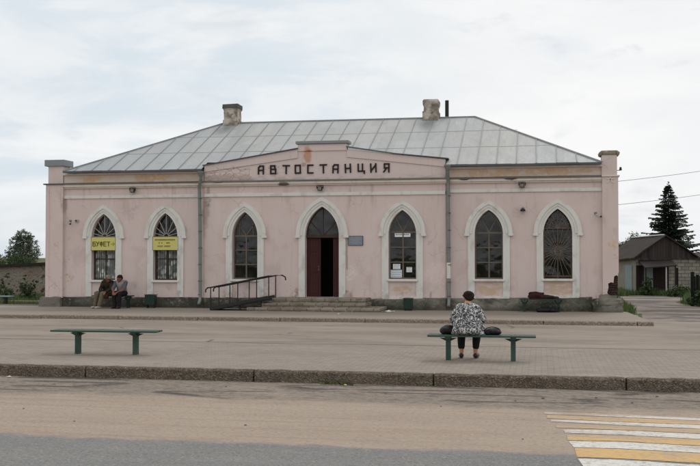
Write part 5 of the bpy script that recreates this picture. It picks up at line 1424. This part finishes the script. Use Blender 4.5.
# shrubs in front of the stone wall
crown_tree('shrub', (-20.35, 37.2, 0), 'tall dark shrub before the stone wall beside the left pillar', 'shrub', [((0, 0, .55), .33, 1.2), ((.15, 0, .3), .3, .9), ((-.18, 0, .35), .28, 1), ((.25, .1, .75), .16, 1.6), ((-.15, .1, .9), .14, 1.6)], 1200, .045, .3, .02, [M['leafC'], M['leafD']], None, 3)
crown_tree('shrub', (-21.75, 37.9, 0), 'lighter green shrub at the left picture edge before the stone wall', 'shrub', [((0, 0, .5), .35, 1.1), ((-.3, 0, .3), .3, .9), ((.25, 0, .3), .26, 1), ((0, .1, .85), .2, 1.5)], 1000, .045, .3, .02, [M['leafD'], M['leafC']], None, 3)
# trees behind the barn
crown_tree('deciduous_tree', (8.3, 93, 0), 'broad leafy tree left of the spruce, rising behind the barn roof', 'tree', [((0, 0, 3.1), .9, .9), ((-1.4, 0, 2.4), 1.0, .9), ((1.2, 0, 2.7), 1.0, .9), ((.3, 0, 1.8), 1.2, .8), ((2.3, 0, 2.2), .9, .9), ((-2.6, 0, 2.3), .9, .9)], 11000, .085, 1.2, .12, [M['leafA'], M['leafC']])
crown_tree('deciduous_tree', (5.6, 88, 0), 'dark leafy tree against the right edge of the pink building', 'tree', [((0, 0, 2.8), .8, 1), ((.5, 0, 2.1), .9, .9), ((-.7, 0, 2.0), .9, .9)], 6000, .085, 1.0, .1, [M['leafC'], M['leafC']])
crown_tree('deciduous_tree', (14.9, 84, 0), 'pale green tree at the right picture edge behind the spruce', 'tree', [((0, 0, 2.4), .8, 1), ((.9, 0, 2.0), .9, .9), ((-.7, 0, 1.7), .8, .9)], 6000, .085, 1.0, .1, [M['leafA'], M['leafB']])

crown_tree('shrub', (4.92, 48.6, 0), 'green shrub growing in front of the barn doors', 'shrub', [((0, 0, .45), .33, 1.2), ((.15, 0, .2), .3, .8), ((-.2, 0, .25), .26, .9), ((.05, 0, .8), .18, 1.4)], 1100, .05, .3, .02, [M['leafD'], M['leafC']], None, 3)
crown_tree('shrub', (6.05, 46.9, 0), 'low weedy shrub at the corner of the white block wall', 'shrub', [((0, 0, .3), .33, .9), ((.35, 0, .25), .3, .8), ((-.3, 0, .2), .26, .8)], 1000, .05, .2, .02, [M['leafD'], M['leafC']], None, 3)
crown_tree('shrub', (5.75, 38.35, 0), 'green nettle clump at the foot of the dark board fence', 'shrub', [((0, 0, .3), .3, 1.1), ((.4, 0, .35), .32, 1.1), ((.8, 0, .25), .3, 1), ((-.3, .1, .18), .22, .9)], 1500, .045, .2, .015, [M['leafD'], M['leafC']], None, 3)
def spruce():
    x0, y0 = 9.05, 75; H = 7.2
    r = empty('spruce_tree', (x0, y0, 0), 'tall dark spruce with ragged drooping branches behind the barn', 'tree')
    m = MB(); L = Vector((x0, y0, 0)); wh = 74
    for i in range(wh):
        t = i/(wh-1); z = .5+(H-.75)*t
        R0 = 2.5*(1-t)**.88+.08
        nb = max(5, int(15*(1-t*.5)))
        for b in range(nb):
            a = 2*math.pi*(b+random.random()*.7)/nb+i*1.3
            Lb = R0*random.choice((random.uniform(.35, .8), random.uniform(.7, 1.3)))
            if random.random() < .36: continue
            dx = Vector((math.cos(a), math.sin(a), 0)); sd = Vector((-math.sin(a), math.cos(a), 0))
            n = max(3, int(Lb/.13))
            for k in range(1, n+1):
                f = k/n
                p = L+Vector((0, 0, z+.10*(1-t)))+dx*(Lb*f)+Vector((0, 0, -.35*Lb*f+.28*Lb*f*f))
                m.cur = 0 if random.random() < .68 else 1
                w = .17*(1.15-f*.7)+.05
                for s in (-1, 1):
                    q = p+sd*(s*w*random.uniform(.8, 1.6))+dx*.06+Vector((0, 0, -random.uniform(.03, .13)))
                    m.quad(p-dx*.07, p+dx*.09, q+dx*.05, q-dx*.04+Vector((0, 0, -.02)))
                if random.random() < .8: m.quad(p-dx*.05, p+dx*.06, p+dx*.03+Vector((0, 0, -random.uniform(.08, .2))), p-dx*.03+Vector((0, 0, -.06)))
    for k in range(14): # leader
        z = H-.45+.035*k; a = random.random()*6.3; d = Vector((math.cos(a), math.sin(a), .35))*(.2-.012*k)
        m.quad(L+Vector((0, 0, z)), L+Vector((0, 0, z+.05)), L+Vector((0, 0, z+.06))+d, L+Vector((0, 0, z))+d)
    m.build('crown', [M['needleA'], M['needleB']], r)
    m = MB(); m.tube([L+Vector((0, 0, -.1)), L+Vector((0, 0, H*.5)), L+Vector((0, 0, H))], .15, 8, .012); m.build('trunk', M['bark'], r)
spruce()

def grass(name, regions, mats):
    m = MB()
    for (poly, n, h0, h1) in regions:
        xs = [p[0] for p in poly]; ys = [p[1] for p in poly]; c = 0; g = 0
        while c < n and g < n*20:
            g += 1
            x, y = random.uniform(min(xs), max(xs)), random.uniform(min(ys), max(ys))
            ins = False; j = len(poly)-1
            for i in range(len(poly)):
                if (poly[i][1] > y) != (poly[j][1] > y) and x < (poly[j][0]-poly[i][0])*(y-poly[i][1])/(poly[j][1]-poly[i][1])+poly[i][0]: ins = not ins
                j = i
            if not ins: continue
            k = mnoise.noise((x*1.3, y*1.3, 0))
            if k < -.25: continue
            h = random.uniform(h0, h1)*(1+.7*k); a = random.random()*6.28; w = random.uniform(.008, .02)
            l = Vector((random.gauss(0, .35), random.gauss(0, .35), 1))*h; b = Vector((x, y, -.02)); s = Vector((math.cos(a), math.sin(a), 0))*w
            m.cur = 0 if random.random() < .72 else 1
            m.quad(b-s, b+s, b+l*.6+s*.6, b+l, b+l*.6-s*.6); c += 1
    tag(m.build(name, mats), kind='stuff')
grass('grass', [([(-24, 33.2), (-16.9, 33.2), (-17.2, 37), (-20.5, 41.6), (-25, 40)], 11000, .08, .26),
                ([(3.4, 47.5), (4.6, 48.7), (6.1, 47.9), (8.5, 48.5), (8.5, 49.9), (4.4, 49.5), (3.9, 52), (2.9, 52), (2.6, 44)], 5000, .06, .36),
                ([(6.3, 47.4), (6.0, 44), (5.35, 41), (5.45, 38.4), (6.4, 36.6), (9, 35), (11, 39), (9, 48)], 6500, .07, .34),
                ([(2.55, 32.6), (2.9, 32.2), (3.2, 36), (3.3, 44), (2.5, 45)], 1600, .04, .2),
                ([(2.7, 30.6), (2.95, 30.5), (3.05, 32.4), (2.7, 32.4)], 90, .03, .1)], [M['grassA'], M['grassB']])
grass('kerb_weeds', [([(-3.35, 15.12), (-2.85, 15.12), (-2.85, 15.29), (-3.35, 15.29)], 130, .02, .07)], [M['grassB'], M['grassB']])
for o in COL.objects:
    if o.name == 'kerb_weeds': o.location.z = RZ+.02

# ------------------------------------------------------------------ left background
r = empty('stone_wall', (-23, 41.5, 0), 'old rubble stone wall with dark tarred coping left of the building', 'wall')
def wquad(m, a, b, zt0, zt1, d, z0=-.2):
    a, b = Vector((*a, 0)), Vector((*b, 0)); n = (b-a).normalized(); p = Vector((-n.y, n.x, 0))*d
    v = [a, b, b+p, a+p]
    z00, z01 = z0 if isinstance(z0, tuple) else (z0, z0)
    zz = (z00, z01, z01, z00)
    m.mesh([(q.x, q.y, k) for q, k in zip(v, zz)]+[(v[0].x, v[0].y, zt0), (v[1].x, v[1].y, zt1), (v[2].x, v[2].y, zt1), (v[3].x, v[3].y, zt0)],
           [(3, 2, 1, 0), (4, 5, 6, 7), (0, 1, 5, 4), (1, 2, 6, 5), (2, 3, 7, 6), (3, 0, 4, 7)])
m = MB(); wquad(m, (-30.0, 38.4), (-20.4, 42.4), .98, 1.54, .5); m.build('wall', M['rubble'], r)
m = MB(); wquad(m, (-30.1, 38.2), (-20.2, 42.3), 1.08, 1.66, .85, (.983, 1.543)); m.build('coping', M['darkroof'], r)
m = MB(); e = Vector((-20.4, 42.4, 0)); m.box(e.x-.13, e.x+.12, e.y-.2, e.y+.1, -.1, 1.57); m.build('corner_brickwork', M['redbrick'], r, jitter=.03, sub=2)
wb = empty('garden_bench', (-18.95, 33.1, .05), 'pale topped low bench in the grass at left picture edge', 'bench')
m = MB(); m.box(-20.3, -18.7, 32.95, 33.3, .36, .40); m.build('seat', M['bluedoor'], wb, bevel=.006)
for x in (-20.0, -18.95):
    m = MB(); m.box(x-.04, x+.04, 33.05, 33.2, -.02, .358); m.build('leg', M['black'], wb)
m = MB(); m.box(-40, -17.0, 32.45, 32.6, -.05, .13); m.build('garden_kerb', M['kerb2'], None, bevel=.01); COL.objects['garden_kerb']['kind'] = 'structure'
r = empty('concrete_slab', (-18.9, 34.6, 0), 'fallen grey concrete slab lying in the grass near the left pillar', 'slab')
m = MB(); m.box(-19.9, -17.9, 34.4, 34.75, .02, .16); m.build('slab', M['step'], r, bevel=.01)

# ------------------------------------------------------------------ barn at the right
def barn():
    r = empty('barn', (0, 0, 0), 'small dilapidated barn with board gable and white block walls behind the lane', 'barn')
    kids = []
    def pt(m, name, mat): o = m.build(name, mat); o.parent = r; return o
    # local: x right along the front, y back, z up; one front metre is one metre
    m = MB(); m.box(1.56, 4.6, 0, .2, -.2, 1.72); m.box(0.02, 1.56, .02, .2, 1.42, 1.75); wl = pt(m, 'front_wall', M['silicate'])
    m = MB(); m.box(-.02, .02, .0, 5.2, -.2, 1.75); m.box(-.02, 4.6, 5.0, 5.2, -.2, 1.75); m.box(4.56, 4.6, .2, 5.0, -.2, 1.72); pt(m, 'side_wall', M['palewall'])
    m = MB(); m.box(-.055, -.025, .55, 1.75, 0, 1.42); sd = pt(m, 'metal_door', M['bluedoor'])
    m = MB(); m.prism([(-.1, 1.76), (2.95, 1.76), (1.39, 2.83)], .0, .05); pt(m, 'gable', M['barnwood'])
    m = MB()
    def slope(p0, p1, p2, p3, th):
        m.mesh([*p0, ] and [p0, p1, p2, p3, *[(q[0], q[1], q[2]+th) for q in (p0, p1, p2, p3)]], [(3, 2, 1, 0), (4, 5, 6, 7), (0, 1, 5, 4), (1, 2, 6, 5), (2, 3, 7, 6), (3, 0, 4, 7)])
    slope((-.22, -.15, 1.70), (1.39, -.15, 2.83), (1.39, 5.5, 2.79), (-.4, 5.5, 1.56), .06); slope((3.1, -.15, 1.70), (1.39, -.15, 2.83), (1.39, 5.5, 2.79), (3.1, 5.5, 1.66), .06)
    slope((2.9, -.2, 1.74), (4.8, -.2, 1.74), (4.8, 5.4, 1.95), (2.9, 5.4, 1.95), .07)
    rf = m.build('roof', M['barnroof'], None, jitter=.045, sub=5); rf.parent = r
    m = MB(); m.bar((1.39, .3, 2.90), (1.39, 5.5, 2.87), .16, .05); o = m.build('ridge_capping', M['paleflash']); o.parent = rf
    m = MB(); m.bar((-.3, -.19, 1.72), (4.8, -.21, 1.72), .05, .09); o = m.build('fascia', M['barnwood']); o.parent = rf
    m = MB(); slope((.1, -1.15, 1.28), (1.6, -1.1, 1.40), (1.66, .02, 1.68), (.1, .02, 1.62), .05); o = pt(m, 'porch_roof', M['darkroof'])
    m = MB(); m.box(.0, .36, -.03, .02, -.1, 1.41); d1 = pt(m, 'wooden_door', M['darkwood'])
    m = MB(); m.box(.37, .80, -.02, .018, -.1, 1.35); pt(m, 'metal_door', M['bluedoor'])
    m = MB(); m.box(.81, 1.555, -.03, .018, -.1, 1.41); pt(m, 'wooden_door', M['darkwood'])
    m = MB(); m.box(1.86, 2.02, -.012, .004, -.05, 1.3); pt(m, 'dark_opening', M['darkwood'])  # dark board on the wall face standing in for a shaded opening
    for x in (.16, 1.12, 1.55):
        m = MB(); m.box(x-.03, x+.03, -1.05, -.99, -.1, 1.3+.06*x); pt(m, 'porch_post', M['lattice'] if x == 1.12 else M['barnwood'])
    r.location = (4.49, 49.73, -.02); r.rotation_euler.z = R(10.8)
barn()
r = empty('board_fence', (7.6, 38.6, 0), 'dark green board fence panel at the right picture edge beside the lane', 'fence')
m = MB()
for k in range(30):
    x = 5.48+.127*k; h = 1.12+random.uniform(-.03, .03)
    m.box(x, x+.12, 38.6, 38.622, .03, h)
m.build('board_panel', M['fence'], r)
for x in (5.5, 7.6, 9.7):
    m = MB(); m.box(x-.06, x+.06, 38.63, 38.75, -.1, 1.25); m.build('post', M['fence'], r)
# overhead line to a pole beyond the right picture edge
r = empty('utility_pole', (11.2, 42.5, 0), 'grey wooden utility pole right of the lane carrying two wires', 'pole')
m = MB(); m.tube([(11.2, 42.5, -.2), (11.2, 42.5, 6.6)], .13, 10, .1); m.build('pole', M['pole'], r, smooth=True)
m = MB(); m.box(11.15, 11.25, 42.0, 43.0, 6.1, 6.2); m.build('crossarm', M['pole'], r)
def wire(a, b, sag, label):
    m = MB(); a, b = Vector(a), Vector(b)
    m.tube([a.lerp(b, i/16)+Vector((0, 0, -sag*4*(i/16)*(1-i/16))) for i in range(17)], .007, 5)
    tag(m.build('overhead_wire', M['wire']), label, 'wire', 'overhead wires at the right of the building')
wire((2.37, 32.15, 4.16), (11.2, 42.1, 6.12), .12, 'upper overhead wire running from the right corner pillar to the pole')
wire((2.37, 32.15, 3.43), (11.2, 42.5, 5.2), .12, 'lower overhead wire running from the right corner pillar to the pole')

# ------------------------------------------------------------------ sky, sun, camera
w = bpy.data.worlds.new('World'); sc.world = w; w.use_nodes = True
nt = w.node_tree; bg = nt.nodes['Background']
EL, AZ = 56, 24      # sun behind thin cloud, beyond the building
sk = nt.nodes.new('ShaderNodeTexSky'); sk.sky_type = 'NISHITA'; sk.sun_disc = False; sk.sun_elevation = R(EL); sk.sun_rotation = R(AZ); sk.dust_density = 2.0; sk.air_density = 1.0
tc = nt.nodes.new('ShaderNodeTexCoord')
def wn(scale, detail, sc3, loc, rough=.55):
    mp = nt.nodes.new('ShaderNodeMapping'); mp.inputs['Scale'].default_value = sc3; mp.inputs['Location'].default_value = loc
    nt.links.new(tc.outputs['Generated'], mp.inputs[0])
    n = nt.nodes.new('ShaderNodeTexNoise'); n.inputs['Scale'].default_value = scale; n.inputs['Detail'].default_value = detail; n.inputs['Roughness'].default_value = rough; n.inputs['Distortion'].default_value = .4
    nt.links.new(mp.outputs[0], n.inputs['Vector']); return n.outputs['Fac']
def wr(f, a, b, o0=0, o1=1):
    n = nt.nodes.new('ShaderNodeMapRange'); n.interpolation_type = 'SMOOTHSTEP'; nt.links.new(f, n.inputs[0])
    for k, v in zip(('From Min', 'From Max', 'To Min', 'To Max'), (a, b, o0, o1)): n.inputs[k].default_value = v
    return n.outputs[0]
def wm(f, a, b):
    n = nt.nodes.new('ShaderNodeMix'); n.data_type = 'RGBA'
    for s, v in ((0, f), (6, a), (7, b)):
        if isinstance(v, (tuple, float, int)): n.inputs[s].default_value = v
        else: nt.links.new(v, n.inputs[s])
    return n.outputs[2]
c = wm(wr(wn(3.0, 6, (1, 1, 3.2), (1.7, .4, .2)), .35, .7), (8.2, 8.4, 8.55, 1), (9.35, 9.3, 9.25, 1))
c = wm(wr(wn(5.0, 6, (1, 1, 3.6), (4.1, 2.0, .7)), .58, .74, 0, .7), c, (6.6, 6.95, 7.35, 1))     # grey undersides
gap = wr(wn(2.3, 5, (1, 1, 3.4), (.3, 5.2, 1.4)), .56, .74, 1, .42)                                # thin places show the blue
dot = nt.nodes.new('ShaderNodeVectorMath'); dot.operation = 'DOT_PRODUCT'
nt.links.new(tc.outputs['Generated'], dot.inputs[0]); dot.inputs[1].default_value = Vector((-.47, .87, .15)).normalized()
bl_ = nt.nodes.new('ShaderNodeMath'); bl_.operation = 'MULTIPLY'                                  # thinner cloud low in the west
nt.links.new(wr(dot.outputs['Value'], .90, .985), bl_.inputs[0]); nt.links.new(wr(wn(5.2, 7, (1, 1, 3.4), (2.2, 1.3, 3.1), .6), .36, .62, .2, 1.0), bl_.inputs[1])
c = wm(gap, sk.outputs[0], c)
c = wm(bl_.outputs[0], c, (6.6, 7.35, 7.95, 1))
c = wm(wr(wn(8.5, 6, (1, 1, 3.0), (7.4, 3.3, 5.1), .6), .6, .76, 0, .6), c, (6.3, 6.75, 7.25, 1))
nt.links.new(c, bg.inputs['Color']); bg.inputs['Strength'].default_value = .1

sun = bpy.data.lights.new('sun', 'SUN'); sun.energy = .9; sun.angle = R(18); sun.color = (1, .96, .9)
so = bpy.data.objects.new('sun', sun); COL.objects.link(so)
sd = Vector((math.sin(R(AZ))*math.cos(R(EL)), math.cos(R(AZ))*math.cos(R(EL)), math.sin(R(EL))))
so.rotation_euler = sd.to_track_quat('Z', 'Y').to_euler(); so.location = sd*60

cam = bpy.data.cameras.new('camera'); co = bpy.data.objects.new('camera', cam); COL.objects.link(co)
yaw, pit = R(10.8), math.atan(24/1000)
rt = Vector((math.cos(yaw), math.sin(yaw), 0)); fh = Vector((-math.sin(yaw), math.cos(yaw), 0))
fw = fh*math.cos(pit)+Vector((0, 0, math.sin(pit))); up = rt.cross(fw)
mw = Matrix((rt, up, -fw)).transposed().to_4x4(); mw.translation = (0, 0, 1.8); co.matrix_world = mw
cam.sensor_width = 36; cam.lens = 36*1000/700; cam.clip_start = .1; cam.clip_end = 3000
sc.camera = co
sc.view_settings.view_transform = 'Standard'; sc.view_settings.look = 'None'; sc.view_settings.exposure = .07; sc.view_settings.gamma = 1
sc.view_settings.use_curve_mapping = False
sc.cycles.max_bounces = 8; sc.cycles.transparent_max_bounces = 12
